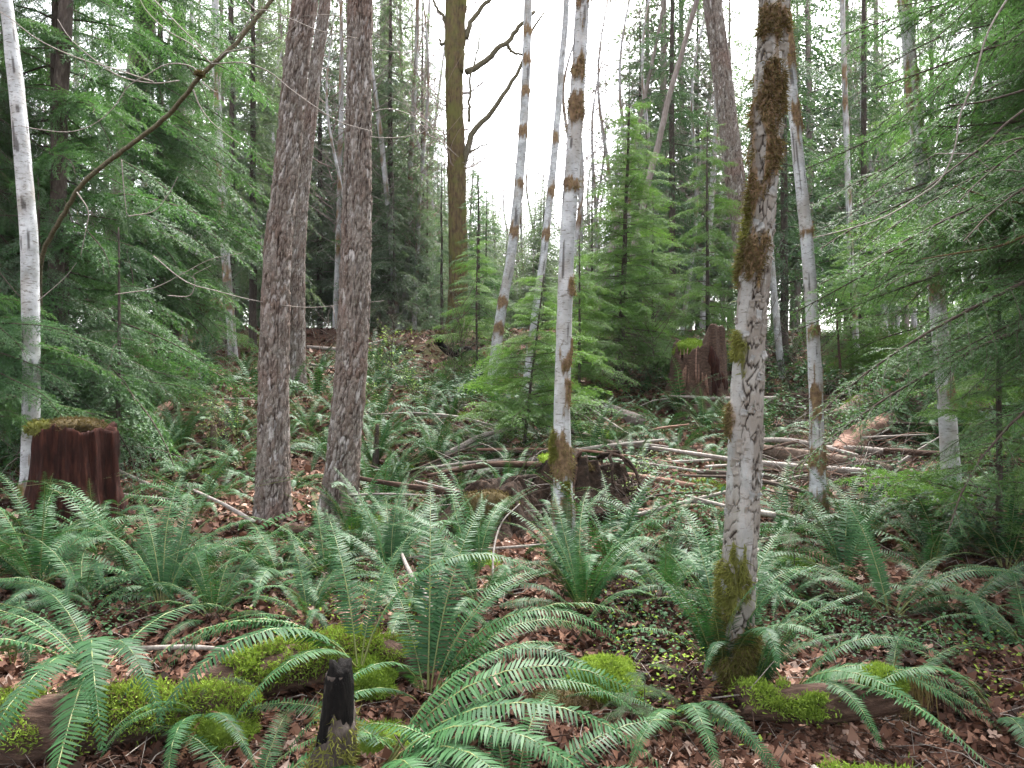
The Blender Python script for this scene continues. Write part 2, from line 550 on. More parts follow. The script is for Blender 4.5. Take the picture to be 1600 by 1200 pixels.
    if tufts:
        rg = np.random.default_rng(seed)
        mb = MB()
        NN = (X[..., None] * U[:, None, :] + Y[..., None] * W[:, None, :]).reshape(-1, 3)
        for mask, mi in ((mm, 0), (gg, 1)):
            pr = mask.ravel() * (RR.ravel() + .01)
            if pr.sum() < 1e-6: continue
            k = int(tufts * (0.6 if mi else 1))
            idx = rg.choice(len(pr), k, p=pr / pr.sum())
            blades(mb, V.reshape(-1, 3)[idx] + rg.normal(0, .004, (k, 3)), NN[idx] + np.array([0, 0, -.6]), .034, .0065, rg, mi, .6)
        if mb.n: tm = mb.mesh('moss', [M['dull_moss'], M['mid_moss']])
    return me, tm

def rand_moss(L, k, seed, lo=.0, size=.16, front=True):
    q = np.random.default_rng(seed)
    return [(q.uniform(lo, 1) * L, q.uniform(-2.6, -.5) if front else q.uniform(0, 6.28), q.uniform(.5, 1.6) * size, q.uniform(.5, 1.6), q.uniform(.8, 1.2)) for _ in range(k)]

def px_path(pts, Y, base=None):
    """trunk centre line through photograph pixels, at depth Y (or depth per point)"""
    out = []
    for k, p in enumerate(pts):
        y = Y if np.isscalar(Y) else Y[k]
        out.append(at(p[0], p[1], y))
    if base is not None:
        out[0] = Vector((base.x, base.y, base.z - .12))
    return out

def rel(path, o):
    return [tuple(Vector(p) - o) for p in path]

# ------------------------------------------------------------------ fern fronds
def frond_mesh(name, L, pairs, a0, a1, seed, lod=0, width=.072, mats=None, curl=0.0, p=1.3):
    rg = np.random.default_rng(seed)
    n = 40
    t = np.linspace(0, 1, n)
    ang = R(a0) + (R(a1) - R(a0)) * t ** p
    az = curl * np.sin(t * 2.2 + rg.uniform(0, 3)) * t
    dx = np.stack([np.cos(ang) * np.cos(az), np.cos(ang) * np.sin(az), np.sin(ang)], 1)
    C = np.vstack([[0, 0, 0], np.cumsum((dx[1:] + dx[:-1]) / 2 * L / (n - 1), 0)])
    T = dx
    S0 = np.stack([-np.sin(az), np.cos(az), 0 * az], 1)
    N0 = np.cross(T, S0)
    roll = rg.normal(0, .12) + np.cumsum(rg.normal(0, .02, n)) + curl * t
    S = S0 * np.cos(roll)[:, None] + N0 * np.sin(roll)[:, None]
    N = np.cross(T, S)
    mb = MB()
    tt = .14 + .85 * (np.arange(pairs) + .5) / pairs
    f = lambda A, q: np.stack([np.interp(q, t, A[:, k]) for k in range(3)], 1)
    for sd in (-1, 1):
        q = tt + sd * .2 / pairs
        c, tg, s_, nn = f(C, q), f(T, q), f(S, q), f(N, q)
        u = (q - .14) / .86
        prof = np.minimum(1, .45 + 3.0 * u) * np.clip(1 - u, 0, 1) ** .62
        l = width * prof * rg.uniform(.9, 1.1, pairs) * (L / .9) ** .5 + .004
        if mats and mats[0] == M['dead_fern']: l *= rg.uniform(.3, 1.0, pairs)
        sw = .18 + .55 * u ** 2 + rg.normal(0, .05, pairs)
        dr = -.12 + rg.normal(0, .09, pairs) - .1 * u
        d = s_ * sd * np.cos(sw)[:, None] + tg * np.sin(sw)[:, None] + nn * dr[:, None]
        d /= np.linalg.norm(d, axis=1)[:, None]
        wd = np.cross(nn, d)
        wd /= np.linalg.norm(wd, axis=1)[:, None]
        wd = wd + nn * rg.normal(.15 * sd, .12, pairs)[:, None]
        hw = (L * .86 / pairs) * (.47 if lod < 2 else .5)
        wcol = np.full(pairs, hw)[:, None] * np.clip(.55 + .5 * (1 - u), .4, 1)[:, None]
        ll = l[:, None]
        if lod == 0:
            A = np.stack([c - wd * wcol * .55, c + wd * wcol * .8, c + d * ll * .45 + wd * wcol * .85, c + d * ll * .45 - wd * wcol * .75,
                          c + d * ll * 1.0 - nn * ll * .12 + wd * wcol * .3], 1)
            k = np.arange(pairs)[:, None] * 5
            mb.add(A, k + np.array([[3, 2, 4]]), k + np.array([[0, 1, 2, 3]]), 0, np.repeat(rg.uniform(0, 1, pairs), 5))
        else:
            A = np.stack([c - wd * wcol * .6, c + wd * wcol * .8, c + d * ll * .5 + wd * wcol * .8, c + d * ll - nn * ll * .08], 1)
            k = np.arange(pairs)[:, None] * 4
            mb.add(A, None, k + np.array([[0, 1, 2, 3]]), 0, np.repeat(rg.uniform(0, 1, pairs), 4))
    e = C[::5] if lod == 0 else C[::13]
    V, T3, Q = tube_arrays(e, np.linspace(.0042, .0012, len(e)) * (1 if lod == 0 else 1.2), 4 if lod == 0 else 3, False)
    mb.add(V, None, Q, 1, .5)
    return mb.mesh(name, mats or [M['fern'], M['rachis']])

SHAPES = [(80, 25, .05), (78, 5, .1), (72, -15, -.12), (66, -30, .15), (60, -45, .1), (52, -55, -.15), (45, -50, .2), (38, -40, -.1), (74, -40, .2), (30, -50, .12)]
FR = {0: [], 1: [], 2: []}
for lod, pairs in ((0, 58), (1, 34), (2, 17)):
    for q, (a, b, c) in enumerate(SHAPES if lod < 2 else SHAPES[1:8:2]):
        FR[lod].append(frond_mesh('frond', .92, pairs, a, b, 100 + q + lod * 20, lod, .084, [M['fern' if lod < 2 else 'fern_far'], M['rachis']], c))
DEADF = [frond_mesh('dead_frond', .7, 30, a, b, 200 + q, 0, .04, [M['dead_fern'], M['dead_fern']], .3, .7) for q, (a, b) in enumerate([(25, -80), (10, -95), (40, -85), (0, -60)])]

def pick_shape(rg, habit):
    if habit == 'upright': return rg.choice([0, 1, 0, 2, 8])
    if habit == 'flat': return rg.choice([4, 5, 6, 7, 9])
    return rg.integers(0, 10)

def fern(p, size, n, lod, seed, label, group=None, habit='mixed', az=None, dead=0, name='sword_fern', fronds=None):
    rg = np.random.default_rng(seed)
    size *= 1.12
    root = empty(name, p - Vector((0, 0, .02)))
    tag(root, label, 'fern', group)
    lst = []
    if fronds: lst = [(R(a), s * 1.12, k, tl) for (a, s, k, tl) in fronds]
    a0 = rg.uniform(0, 6.28)
    for k in range(n):
        a = a0 + (k + rg.uniform(-.35, .35)) * 2 * math.pi / n if az is None else R(az[0]) + R(az[1] - az[0]) * (k + rg.uniform(.1, .9)) / n
        lst.append((a, size * rg.uniform(.72, 1.12), int(pick_shape(rg, habit)), rg.normal(0, .1)))
    for (a, s, k, tl) in lst:
        pool = FR[lod]
        obj('frond', pool[k % len(pool)], root, TRS((.02 * math.cos(a), .02 * math.sin(a), 0), (rg.normal(0, .12), tl, a), s / .92))
    for k in range(dead):
        obj('dead_frond', DEADF[rg.integers(0, 4)], root, TRS((0, 0, .03), (rg.normal(0, .2), 0, rg.uniform(0, 6.28)), size * rg.uniform(.5, .8) / .7))
    return root

# ------------------------------------------------------------------ conifer sprays
def spray(L, nside, slen, lod, seed, droop=.35, hang=.25, rise=.1, needle=.016, nw=.0055, gap=.0045, fwd=52, flat=.34, kind='hemlock'):
    """one branch: returns (wood MB, foliage MB)"""
    rg = np.random.default_rng(seed)
    wood, fol = MB(), MB()
    t = np.linspace(0, 1, 14)
    wob = rg.normal(0, .02, 2)
    C = np.stack([L * t * (1 - .08 * droop * t), L * (wob[0] * np.sin(t * 4) + wob[1] * np.sin(t * 9)), L * (rise * t - droop * t ** 2)], 1)
    V, T3, Q = tube_arrays(C, np.linspace(.011, .002, 14) * (L / 1.5) * (1 if lod == 0 else 1.3), 5 if lod == 0 else 3, False)
    wood.add(V, None, Q, 0, .5)
    f = lambda q: np.array([np.interp(q, t, C[:, k]) for k in range(3)])
    P0, D0, L0, N0 = [], [], [], []
    def twig(p, d, l, nn):
        P0.append(p); D0.append(d); L0.append(l); N0.append(nn)
    up = np.array([0, 0, 1.])
    for i in range(nside):
        q = .10 + .9 * (i + .5 + rg.uniform(-.3, .3)) / nside
        sd = 1 if i % 2 else -1
        c = f(q); T = f(min(1, q + .03)) - f(q - .03); T /= np.linalg.norm(T)
        S = np.cross(up, T); S /= np.linalg.norm(S)
        sl = slen * min(1, .4 + 2.2 * q) * (1 - q) ** .75 * rg.uniform(.7, 1.15) + .04
        a = R(fwd + rg.normal(0, 8))
        d = T * math.cos(a) + S * sd * math.sin(a) + up * rg.normal(0, flat)
        d /= np.linalg.norm(d)
        m = 6
        u = np.linspace(0, 1, m)
        B = c + d * (u * sl)[:, None] - up * (hang * sl * u ** 1.8)[:, None]
        if lod == 0:
            V, _, Q = tube_arrays(B, np.linspace(.0028, .0008, m) * (L / 1.5) ** .5, 3, False)
            wood.add(V, None, Q, 0, .5)
        step = {0: .024, 1: .038, 2: .12}[lod] * (1.25 if kind == 'cedar' else 1)
        k = max(2, int(sl / step))
        for j in range(k):
            uu = (j + .6) / k
            b = np.array([np.interp(uu, u, B[:, z]) for z in range(3)])
            td = d - up * hang * 1.8 * uu
            td = td / np.linalg.norm(td)
            sp = np.cross(up, td); sp /= np.linalg.norm(sp)
            sgn = 1 if j % 2 else -1
            ta = R(48 + rg.normal(0, 9))
            dd = td * math.cos(ta) + sp * sgn * math.sin(ta) - up * (hang * .7 if kind == 'cedar' else .1) + up * rg.normal(0, flat * .8)
            dd /= np.linalg.norm(dd)
            tl = (.40 * sl * (1 - uu) + .035) * rg.uniform(.7, 1.2)
            twig(b, dd, min(tl, .16 if kind != 'cedar' else .2), np.cross(dd, sp) if abs(dd @ sp) < .99 else up)
        twig(B[-2], td, .05 + .1 * sl, up)
        if lod < 2:
            twig(B[2], d, sl * .35, up); twig(B[0], d, sl * .4, up)
    P0, D0, L0, N0 = np.array(P0), np.array(D0), np.array(L0), np.array(N0)
    Sx = np.cross(D0, up + rg.normal(0, .15, D0.shape)); Sx /= np.linalg.norm(Sx, axis=1)[:, None] + 1e-9
    if lod == 2:
        n = len(P0)
        wv = (L0 * .25 + .018)[:, None]
        A = np.stack([P0, P0 + D0 * L0[:, None] * .4 + Sx * wv, P0 + D0 * L0[:, None] * 1.1 - np.array([0, 0, 1]) * L0[:, None] * .15, P0 + D0 * L0[:, None] * .35 - Sx * wv], 1)
        fol.add(A, None, np.arange(4 * n).reshape(-1, 4), 0, np.repeat(rg.uniform(0, 1, n), 4))
        return wood, fol
    g = gap if lod == 0 else gap * 2.6
    nl = needle if lod == 0 else needle * 2.0
    ww = nw if lod == 0 else nw * 4.4
    k = np.maximum(3, (L0 / g).astype(int))
    idx = np.repeat(np.arange(len(P0)), k)
    loc = np.concatenate([np.arange(q) for q in k])
    tt = (loc + .5) / k[idx]
    sg = np.where(loc % 2 == 0, 1., -1.)
    p = P0[idx] + D0[idx] * (tt * L0[idx])[:, None] - np.array([0, 0, 1.]) * (.10 * L0[idx] * tt ** 2)[:, None]
    fw = .55 if kind == 'hemlock' else 1.3
    nd = Sx[idx] * sg[:, None] + D0[idx] * fw + rg.normal(0, .5, p.shape)
    nd /= np.linalg.norm(nd, axis=1)[:, None]
    ln = (nl * rg.uniform(.7, 1.15, len(idx)) * np.clip(1.25 - .75 * tt, .4, 1))[:, None]
    A = np.stack([p - D0[idx] * ww * .5, p + D0[idx] * ww * .5, p + nd * ln], 1)
    fol.add(A, np.arange(3 * len(idx)).reshape(-1, 3), None, 0, np.repeat(rg.uniform(0, 1, len(P0))[idx], 3))
    return wood, fol

def spray_meshes(k, mats, joined, seed=300, **kw):
    out = []
    for q in range(k):
        wd, fo = spray(seed=seed + q, **kw)
        if joined:
            mb = MB()
            mb.V, mb.A = wd.V + fo.V, wd.A + fo.A
            mb.T = wd.T + [t + wd.n for t in fo.T]; mb.tm = wd.tm + [np.ones(len(t)) for t in fo.T]
            mb.Q = wd.Q + [t + wd.n for t in fo.Q]; mb.qm = wd.qm + [np.ones(len(t)) for t in fo.Q]
            out.append(mb.mesh('branch', mats))
        else:
            out.append((wd.mesh('branch', [mats[0]]), fo.mesh('foliage', [mats[1]])))
    return out

HEM_NEAR = spray_meshes(4, [M['dark_twig'], M['hemlock']], False, L=2.6, nside=54, slen=.74, lod=0, droop=.34, hang=.32, rise=.10, flat=.22, needle=.017, nw=.0062, gap=.0055)
CED_NEAR = spray_meshes(4, [M['dark_twig'], M['cedar']], False, L=2.6, nside=44, slen=.66, lod=0, droop=.5, hang=.8, rise=.14, needle=.026, nw=.0095, gap=.0085, kind='cedar', flat=.25)
HEM_MID = spray_meshes(5, [M['dark_twig'], M['hemlock']], True, L=1.7, nside=30, slen=.6, lod=1, droop=.28, hang=.30, rise=.10, flat=.26)
HEM_BIG = spray_meshes(4, [M['dark_twig'], M['hemlock']], True, seed=320, L=2.6, nside=50, slen=.78, lod=1, droop=.36, hang=.36, rise=.12, flat=.24, needle=.014, nw=.0046, gap=.0042)
CED_MID = spray_meshes(4, [M['dark_twig'], M['cedar']], True, L=1.7, nside=24, slen=.55, lod=1, droop=.5, hang=.8, rise=.14, needle=.022, nw=.008, gap=.007, kind='cedar')
BRT_MID = spray_meshes(4, [M['dark_twig'], M['bright_needles']], True, seed=350, L=1.7, nside=34, slen=.6, lod=1, droop=.24, hang=.30, rise=.12, flat=.24, needle=.014, nw=.0046, gap=.0044)
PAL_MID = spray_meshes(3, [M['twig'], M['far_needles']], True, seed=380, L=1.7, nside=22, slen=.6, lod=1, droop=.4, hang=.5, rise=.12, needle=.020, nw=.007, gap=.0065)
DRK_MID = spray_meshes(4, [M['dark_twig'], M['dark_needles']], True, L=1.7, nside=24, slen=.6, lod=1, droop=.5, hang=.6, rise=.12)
PLEN = {id(HEM_NEAR): 2.6, id(CED_NEAR): 2.6, id(HEM_BIG): 2.6}
FAR_SPRAY = [spray(L=1.7, nside=20, slen=.62, lod=2, seed=500 + q, droop=.42, hang=.6, rise=.12, flat=.45) for q in range(4)]

def conifer(label, group, name, cat, base, height, r, bark, pool, zlo, zhi, step, blen, seed, lean=(0, 0), az=None, near=False, pitch=0.0, trunk_path=None):
    """trunk plus one object per branch"""
    rg = np.random.default_rng(seed)
    root = empty(name, base)
    tag(root, label, cat, group)
    top = Vector((lean[0], lean[1], height))
    tp = trunk_path or [(0, 0, -.15), tuple(top * .35), tuple(top * .7), tuple(top)]
    me, _ = trunk('trunk', tp, [r, r * .8, r * .55, max(.008, r * .2)], bark, 'plain', 12, max(.08, height / 90), seed, flare=.3)
    obj('trunk', me, root)
    z = zlo
    a = rg.uniform(0, 6.28)
    while z < zhi:
        f = z / height
        k = 1 - .75 * max(0, (z - zlo) / max(.1, (height - zlo)))
        a += 2.4 + rg.normal(0, .3)
        aa = a if az is None else R(rg.uniform(*az))
        L = blen * k * rg.uniform(.6, 1.15)
        q = rg.integers(0, len(pool))
        mt = TRS((lean[0] * f, lean[1] * f, z), (rg.normal(0, .35), pitch + rg.normal(0, .14), aa), L / PLEN.get(id(pool), 1.7))
        if near:
            b = obj('branch', pool[q][0], root, mt)
            obj('foliage', pool[q][1], b)
        else:
            obj('branch', pool[q], root, mt)
        z += step * rg.uniform(.6, 1.4)
    return root

# far trees: one crown mesh per variant
def far_crown(height, seed, blen, zlo, mats, k=80):
    rg = np.random.default_rng(seed)
    mb = MB()
    a = 0
    for i in range(k):
        f = (i + rg.uniform(0, 1)) / k
        z = zlo + (height - zlo) * f
        L = blen * (1 - f) ** .8 * rg.uniform(.55, 1.2) + .25
        a += 2.4 + rg.normal(0, .4)
        wd, fo = FAR_SPRAY[rg.integers(0, 4)]
        X = np.array(TRS((0, 0, z), (rg.normal(0, .1), rg.normal(-.02, .12), a), L / 1.7))
        for src, mi in ((wd, 0), (fo, 1)):
            for (V, A) in zip(src.V, src.A):
                V2 = V @ X[:3, :3].T + X[:3, 3]
                mb.V.append(V2); mb.A.append(A)
            for T in src.T: mb.T.append(T + mb.n); mb.tm.append(np.full(len(T), mi))
            for T in src.Q: mb.Q.append(T + mb.n); mb.qm.append(np.full(len(T), mi))
            mb.n += src.n
    return mb.mesh('crown', mats)

def bare_crown(height, zlo, seed, k=26, spread=2.2, rise=.7, mats=None, r0=.022, sub=5):
    rg = np.random.default_rng(seed)
    mb = MB()
    for i in range(k):
        f = (i + rg.uniform(0, 1)) / k
        z = zlo + (height * .98 - zlo) * f
        a = rg.uniform(0, 6.28)
        L = spread * (1 - .55 * f) * rg.uniform(.5, 1.2)
        d = np.array([math.cos(a), math.sin(a), 0])
        e = rise * rg.uniform(.5, 1.4)
        pts = [np.array([0, 0, z]) + d * L * u + np.array([0, 0, L * e * u ** 1.3]) + rg.normal(0, .06 * L * u + 1e-4, 3) for u in (0, .35, .7, 1)]
        C = add_tube(mb, pts, [r0, r0 * .6, r0 * .2], 4, 6, 0, rg.uniform(0, 1))
        for j in range(sub):
            u = rg.uniform(.25, .95)
            p = C[int(u * 5)]
            dd = d * rg.uniform(.2, .9) + rg.normal(0, .55, 3) + np.array([0, 0, .35])
            l = L * .45 * rg.uniform(.4, 1.1)
            add_tube(mb, [p, p + dd * l * .5, p + dd * l + np.array([0, 0, .1 * l])], [r0 * .4, r0 * .14], 3, 3, 0, rg.uniform(0, 1))
    return mb.mesh('crown', mats or [M['twig']])

# ================================================================== THE GROUND
def make_ground():
    n = 520
    u = np.linspace(-1, 1, n)
    xs = 1.6 * np.sinh(u * np.arcsinh(2500 / 1.6))
    ys = 4.5 + 2.2 * np.sinh(u * np.arcsinh(2500 / 2.2))
    Xg, Yg = np.meshgrid(xs, ys)
    V = np.stack([Xg, Yg, H(Xg, Yg)], -1).reshape(-1, 3)
    i = np.arange(n - 1)[:, None] * n
    j = np.arange(n - 1)[None, :]
    Q = np.stack([i + j, i + j + 1, i + n + j + 1, i + n + j], -1).reshape(-1, 4)
    tag(obj('ground', mk('ground', V, None, Q, [M['soil']], smooth=True)), kind='structure')
make_ground()

def sample_ground(n, y0, y1, rg, pw=1.5, marg=1.12):
    """random ground points inside the view, thinning with distance"""
    f = rg.uniform(0, 1, n)
    y = (y0 ** (1 - pw) + f * (y1 ** (1 - pw) - y0 ** (1 - pw))) ** (1 / (1 - pw)) if pw != 1 else y0 * (y1 / y0) ** f
    x = rg.uniform(-1, 1, n) * 800 / F * y * marg + rg.normal(0, .3, n)
    return np.stack([x, y, H(x, y)], 1)

# dead leaves that cover the ground (uncountable)
def litter():
    rg = np.random.default_rng(21)
    P = sample_ground(150000, 2.3, 24, rg, 2.0)
    n = len(P)
    L = .006 + .030 * rg.uniform(0, 1, n) ** 2.2 * (1 + .05 * P[:, 1]) + .0022 * P[:, 1]
    yaw = rg.uniform(0, 6.28, n)
    D = np.stack([np.cos(yaw), np.sin(yaw), rg.normal(0, .45, n)], 1)
    S = np.stack([-np.sin(yaw), np.cos(yaw), rg.normal(0, .6, n)], 1)
    U = np.array([0, 0, 1.])
    c = P + U * rg.uniform(.002, .035, n)[:, None]
    l = L[:, None]
    A = np.stack([c - D * l, c - D * l * .1 + S * l * .6 + U * l * rg.uniform(-.1, .5, n)[:, None], c + D * l, c + D * l * .1 - S * l * .6 + U * l * rg.uniform(-.1, .5, n)[:, None]], 1)
    k = np.arange(n)[:, None] * 4
    T = np.concatenate([k + np.array([[0, 1, 2]]), k + np.array([[0, 2, 3]])])
    tag(obj('leaf_litter', mk('leaf_litter', A.reshape(-1, 3), T, None, [M['litter']], attrs={'rnd': np.repeat(np.clip(.42 + .35 * vnoise(P[:, 0] * 1.3, P[:, 1] * 1.3, 0, 77) + rg.normal(0, .21, n), 0, 1), 4)})),
        'brown dead leaves spread over the forest floor between the ferns', 'dead leaves', kind='stuff')
litter()

def twig_litter():
    rg = np.random.default_rng(22)
    P = sample_ground(9500, 2.4, 22, rg, 1.8)
    mb = MB()
    for p in P:
        a = rg.uniform(0, 6.28)
        l = rg.uniform(.06, .34) * (1 + .02 * p[1])
        d = np.array([math.cos(a), math.sin(a), rg.normal(.08, .22)]) * l
        r = rg.uniform(.001, .004) * (1 + .06 * p[1])
        pm = p + d * .5 + rg.normal(0, .12 * l, 3)
        e = p + d
        e[2] = max(e[2], float(H(e[0], e[1])) + .01)
        pm[2] = max(pm[2], p[2] + .01)
        V, _, Q = tube_arrays(np.array([p + [0, 0, .01], pm, e]), [r, r * .8, r * .4], 3, False)
        mb.add(V, None, Q, int(rg.integers(0, 3)), 0)
    o = obj('twig_litter', mb.mesh('twig_litter', [M['twig'], M['dark_twig'], M['rot2']]))
    tag(o, 'fine dead twigs strewn over the leaf litter', 'twigs', kind='stuff')
twig_litter()

# low green cover: small leaves near the soil (uncountable)
def cover(name, n, y0, y1, size, mat, label, seed, pw, clump, xlo=-9, lift=.10, pred=None):
    rg = np.random.default_rng(seed)
    P = sample_ground(n, y0, y1, rg, pw)
    keep = vnoise(P[:, 0] * 1.1, P[:, 1] * 1.1, 0, seed) > clump
    if pred is not None: keep &= pred(P)
    P = P[keep]
    n = len(P)
    m = 4
    P = np.repeat(P, m, 0) + rg.normal(0, 1, (n * m, 3)) * np.array([.06, .06, .03]) * (1 + .04 * np.repeat(P[:, 1:2], m, 0))
    P[:, 2] += rg.uniform(.01, lift, len(P))
    n = len(P)
    yaw = rg.uniform(0, 6.28, n)
    D = np.stack([np.cos(yaw), np.sin(yaw), rg.normal(.15, .4, n)], 1)
    S = np.stack([-np.sin(yaw), np.cos(yaw), rg.normal(0, .35, n)], 1)
    l = (size * rg.uniform(.5, 1.3, n) * (1 + .03 * P[:, 1]))[:, None]
    A = np.stack([P, P + D * l * .5 + S * l * .33, P + D * l - np.array([0, 0, .15]) * l, P + D * l * .5 - S * l * .33], 1)
    tag(obj(name, mk(name, A.reshape(-1, 3), None, np.arange(4 * n).reshape(-1, 4), [mat], attrs={'rnd': np.repeat(rg.uniform(0, 1, n), 4)})), label, 'ground cover', kind='stuff')
cover('ground_cover', 22000, 4.2, 23, .024, M['shrub'], 'small green leaves of ground cover growing through the litter', 31, 1.3, .12)
cover('moss_carpet', 16000, 2.5, 22, .022, M['moss'], 'yellow green moss patches over soil and rotten wood', 32, 1.6, .48, lift=.03)
cover('salal_cover', 11000, 6.5, 22, .042, M['shrub'], 'glossy evergreen leaves of low shrubs over the right hand slope', 33, 1.0, .0, lift=.4, pred=lambda P: (P[:, 0] / P[:, 1] > .12) & (P[:, 0] / P[:, 1] < .62) & ~((P[:, 0] / P[:, 1] > .34) & (P[:, 0] / P[:, 1] < .55) & (P[:, 1] < 12.5)))

# ================================================================== TREES SEEN CLOSE
TRUNKS = []          # (x, y, radius) kept free of ferns
def photo_tree(name, label, cat, pts, widths, base_px=None, Y=None, mat='alder', style='alder', n=28, ds=.05, seed=1, moss=(), green=(), tufts=None, flare=.12, group=None, ext=260, lean=None):
    b = ground_at(*base_px) if base_px else on(pts[0][0], Y)
    Y0 = b.y
    pts = list(pts)
    (xa, ya), (xb, yb) = pts[-2], pts[-1]
    k = ext / max(1, ya - yb)
    pts.append((xb + (xb - xa) * k, yb - ext))
    widths = list(widths) + [widths[-1] * .9]
    q = np.array(pts, float)
    pf = np.polyval(np.polyfit(q[:, 1], q[:, 0], 2 if len(q) < 7 else 3), q[:, 1])
    pts = [(x * .25 + f * .75, y) for (x, y), f in zip(pts, pf)]
    ys = [Y0 + (lean or 0) * i / len(pts) for i in range(len(pts))]
    path = px_path(pts, ys, b)
    d = np.concatenate([[0], np.cumsum([(path[i + 1] - path[i]).length for i in range(len(path) - 1)])])
    thin = {'fir': .90, 'plates': .86}.get(style, .92)
    rad = np.interp(np.linspace(0, 1, 24), d / d[-1], [q / 2 / F * yy * thin for q, yy in zip(widths, ys)])
    root = empty(name, b)
    tag(root, label, cat, group)
    me, tm = trunk('trunk', rel(path, b), rad, M[mat], style, n, ds, seed, moss, flare, green, tufts)
    obj('trunk', me, root)
    if tm: tag(obj('moss', tm, root), kind='stuff')
    TRUNKS.append((b.x, b.y, rad[0] + .1))
    return root, b, path

FIRA, bA, pA = photo_tree('fir_tree', 'left one of two close brown fir trunks with scaly furrowed bark', 'tree',
    [(428, 805), (424, 600), (431, 400), (457, 200), (479, 0)], [58, 53, 48, 42, 43], (428, 806), mat='fir', style='fir', n=132, ds=.0135, seed=3, flare=.30)
FIRB, bB, pB = photo_tree('fir_tree', 'right one of two close fir trunks, straight, with wide foot and scaly bark', 'tree',
    [(525, 812), (540, 700), (546, 600), (553, 400), (560, 200), (563, 0)], [60, 58, 57, 54, 47, 44], (525, 812), mat='fir', style='fir', n=136, ds=.0135, seed=4, flare=.42,
    green=[(.1, -2.6, .25, .8, .9)])
NA, bN, pN = photo_tree('alder_tree', 'nearest alder, pale bark split by dark cracks, with brown moss sleeves', 'tree',
    [(1148, 1072), (1150, 960), (1153, 860), (1166, 700), (1177, 500), (1190, 300), (1202, 100), (1208, 0)], [72, 62, 60, 60, 54, 53, 53, 53], (1148, 1072),
    mat='near_alder', style='plates', n=150, ds=.0075, seed=5, flare=.10, tufts=7000,
    moss=[(3.05, -1.6, .20, 1.3, 1.1), (2.80, -1.2, .10, .8, 1.0), (2.28, -2.3, .13, .8, 1.15), (3.50, -1.9, .12, 1.1, 1.1), (2.62, -2.7, .13, .5, 1.0), (1.45, -2.9, .15, .4, .9), (.22, -1.6, .28, 2.6, .9)],
    green=[(1.84, -2.75, .085, .55, 1.3), (.62, -2.3, .22, 1.0, 1.1), (2.45, -2.9, .22, .4, 1.0), (.15, -1.5, .28, 2.0, 1.1)])
CA, bC, pC = photo_tree('alder_tree', 'white alder in the middle with brown moss clumps low on its trunk', 'tree',
    [(884, 884), (878, 800), (876, 700), (877, 600), (885, 400), (900, 200), (907, 0)], [40, 34, 30, 27, 26, 25, 23], (884, 884), n=56, ds=.02, seed=6, flare=.2, tufts=2600,
    moss=[(.95, -1.7, .17, 1.9, 1.3), (.56, -1.5, .13, 1.6, 1.2), (1.5, -1.0, .14, .6, 1.1), (1.75, -.9, .1, .8, 1.0), (2.3, -.6, .07, .8, 1.), (3.1, -1.5, .06, 1.5, 1.), (3.7, -1.5, .13, 1.6, 1.2), (4.0, -1.9, .1, 1.2, 1.2), (4.6, -1.5, .16, 1.5, 1.1), (4.9, -2, .1, 1.5, 1.2), (.12, -1.5, .2, 2., 1.)],
    green=[(1.02, -2.8, .1, .6, 1.1), (.75, -1.3, .06, .6, .9)])
LA, bL, pL = photo_tree('alder_tree', 'slim pale grey alder at the far left beside the red stump', 'tree',
    [(47, 795), (47, 600), (46, 400), (42, 300), (34, 200), (22, 100), (8, 0)], [28, 27, 27, 26, 24, 23, 19], (47, 797), n=44, ds=.025, seed=7, flare=.25,
    moss=[(.1, -1.5, .3, 2.5, 1.1)], green=[(.2, -2.5, .2, .8, 1.)])
RA, bR, pR = photo_tree('alder_tree', 'thin spotted alder right of the nearest alder, mossy at its foot', 'tree',
    [(1279, 832), (1277, 690), (1271, 520), (1257, 340), (1242, 180), (1227, 0)], [28, 23, 21, 20, 18, 17], (1277, 834), n=40, ds=.025, seed=8, flare=.2, tufts=1500,
    moss=[(.25, -1.6, .25, 2.4, 1.2), (.8, -1.5, .12, 1.8, 1.15), (1.35, -1.8, .2, 1.2, 1.1), (2.0, -1.6, .06, 1.6, 1.), (2.9, -1.5, .06, 1.6, 1.0), (4.0, -1.2, .15, 1.5, 1.2), (4.7, -1.2, .3, 1.6, 1.2)])
photo_tree('alder_tree', 'thin alder with brown moss blotches leaning right behind the little hemlock', 'tree',
    [(766, 615), (775, 540), (781, 480), (800, 400), (811, 300), (818, 200), (822, 100), (823, 0)], [18, 18, 17, 16, 16, 15, 14, 13], (766, 616), n=26, ds=.045, seed=9,
    moss=[(s, -1.5, .13, 1.7, 1.15) for s in (1.4, 1.9, 3.3, 4.2, 5.2, 6.0, 6.6, 7.3)])
photo_tree('alder_tree', 'thinnest of the three alders in the middle, just left of the white one', 'tree',
    [(820, 620), (826, 560), (833, 500), (851, 400), (862, 300), (868, 200), (878, 100), (884, 0)], [15, 14, 13, 12, 12, 11, 11, 10], (820, 620), n=22, ds=.05, seed=10,
    moss=[(s, -1.5, .14, 1.7, 1.1) for s in (1.1, 3.2, 4.0, 5.0)])
photo_tree('alder_tree', 'alder with brown shaggy moss blotches rising behind the right fir trunk', 'tree',
    [(583, 500), (588, 400), (594, 250), (598, 200), (599, 0)], [18, 17, 16, 15, 13], (583, 503), n=22, ds=.06, seed=11, moss=rand_moss(14, 34, 5, size=.3))
photo_tree('fir_tree', 'greyish fir trunk half hidden behind the left fir', 'tree',
    [(462, 605), (464, 400), (474, 250), (512, 0)], [32, 28, 26, 20], (462, 607), mat='fir', style='fir', n=72, ds=.03, seed=12, flare=.3, green=[(.2, -1.5, .3, 1.5, .9)])
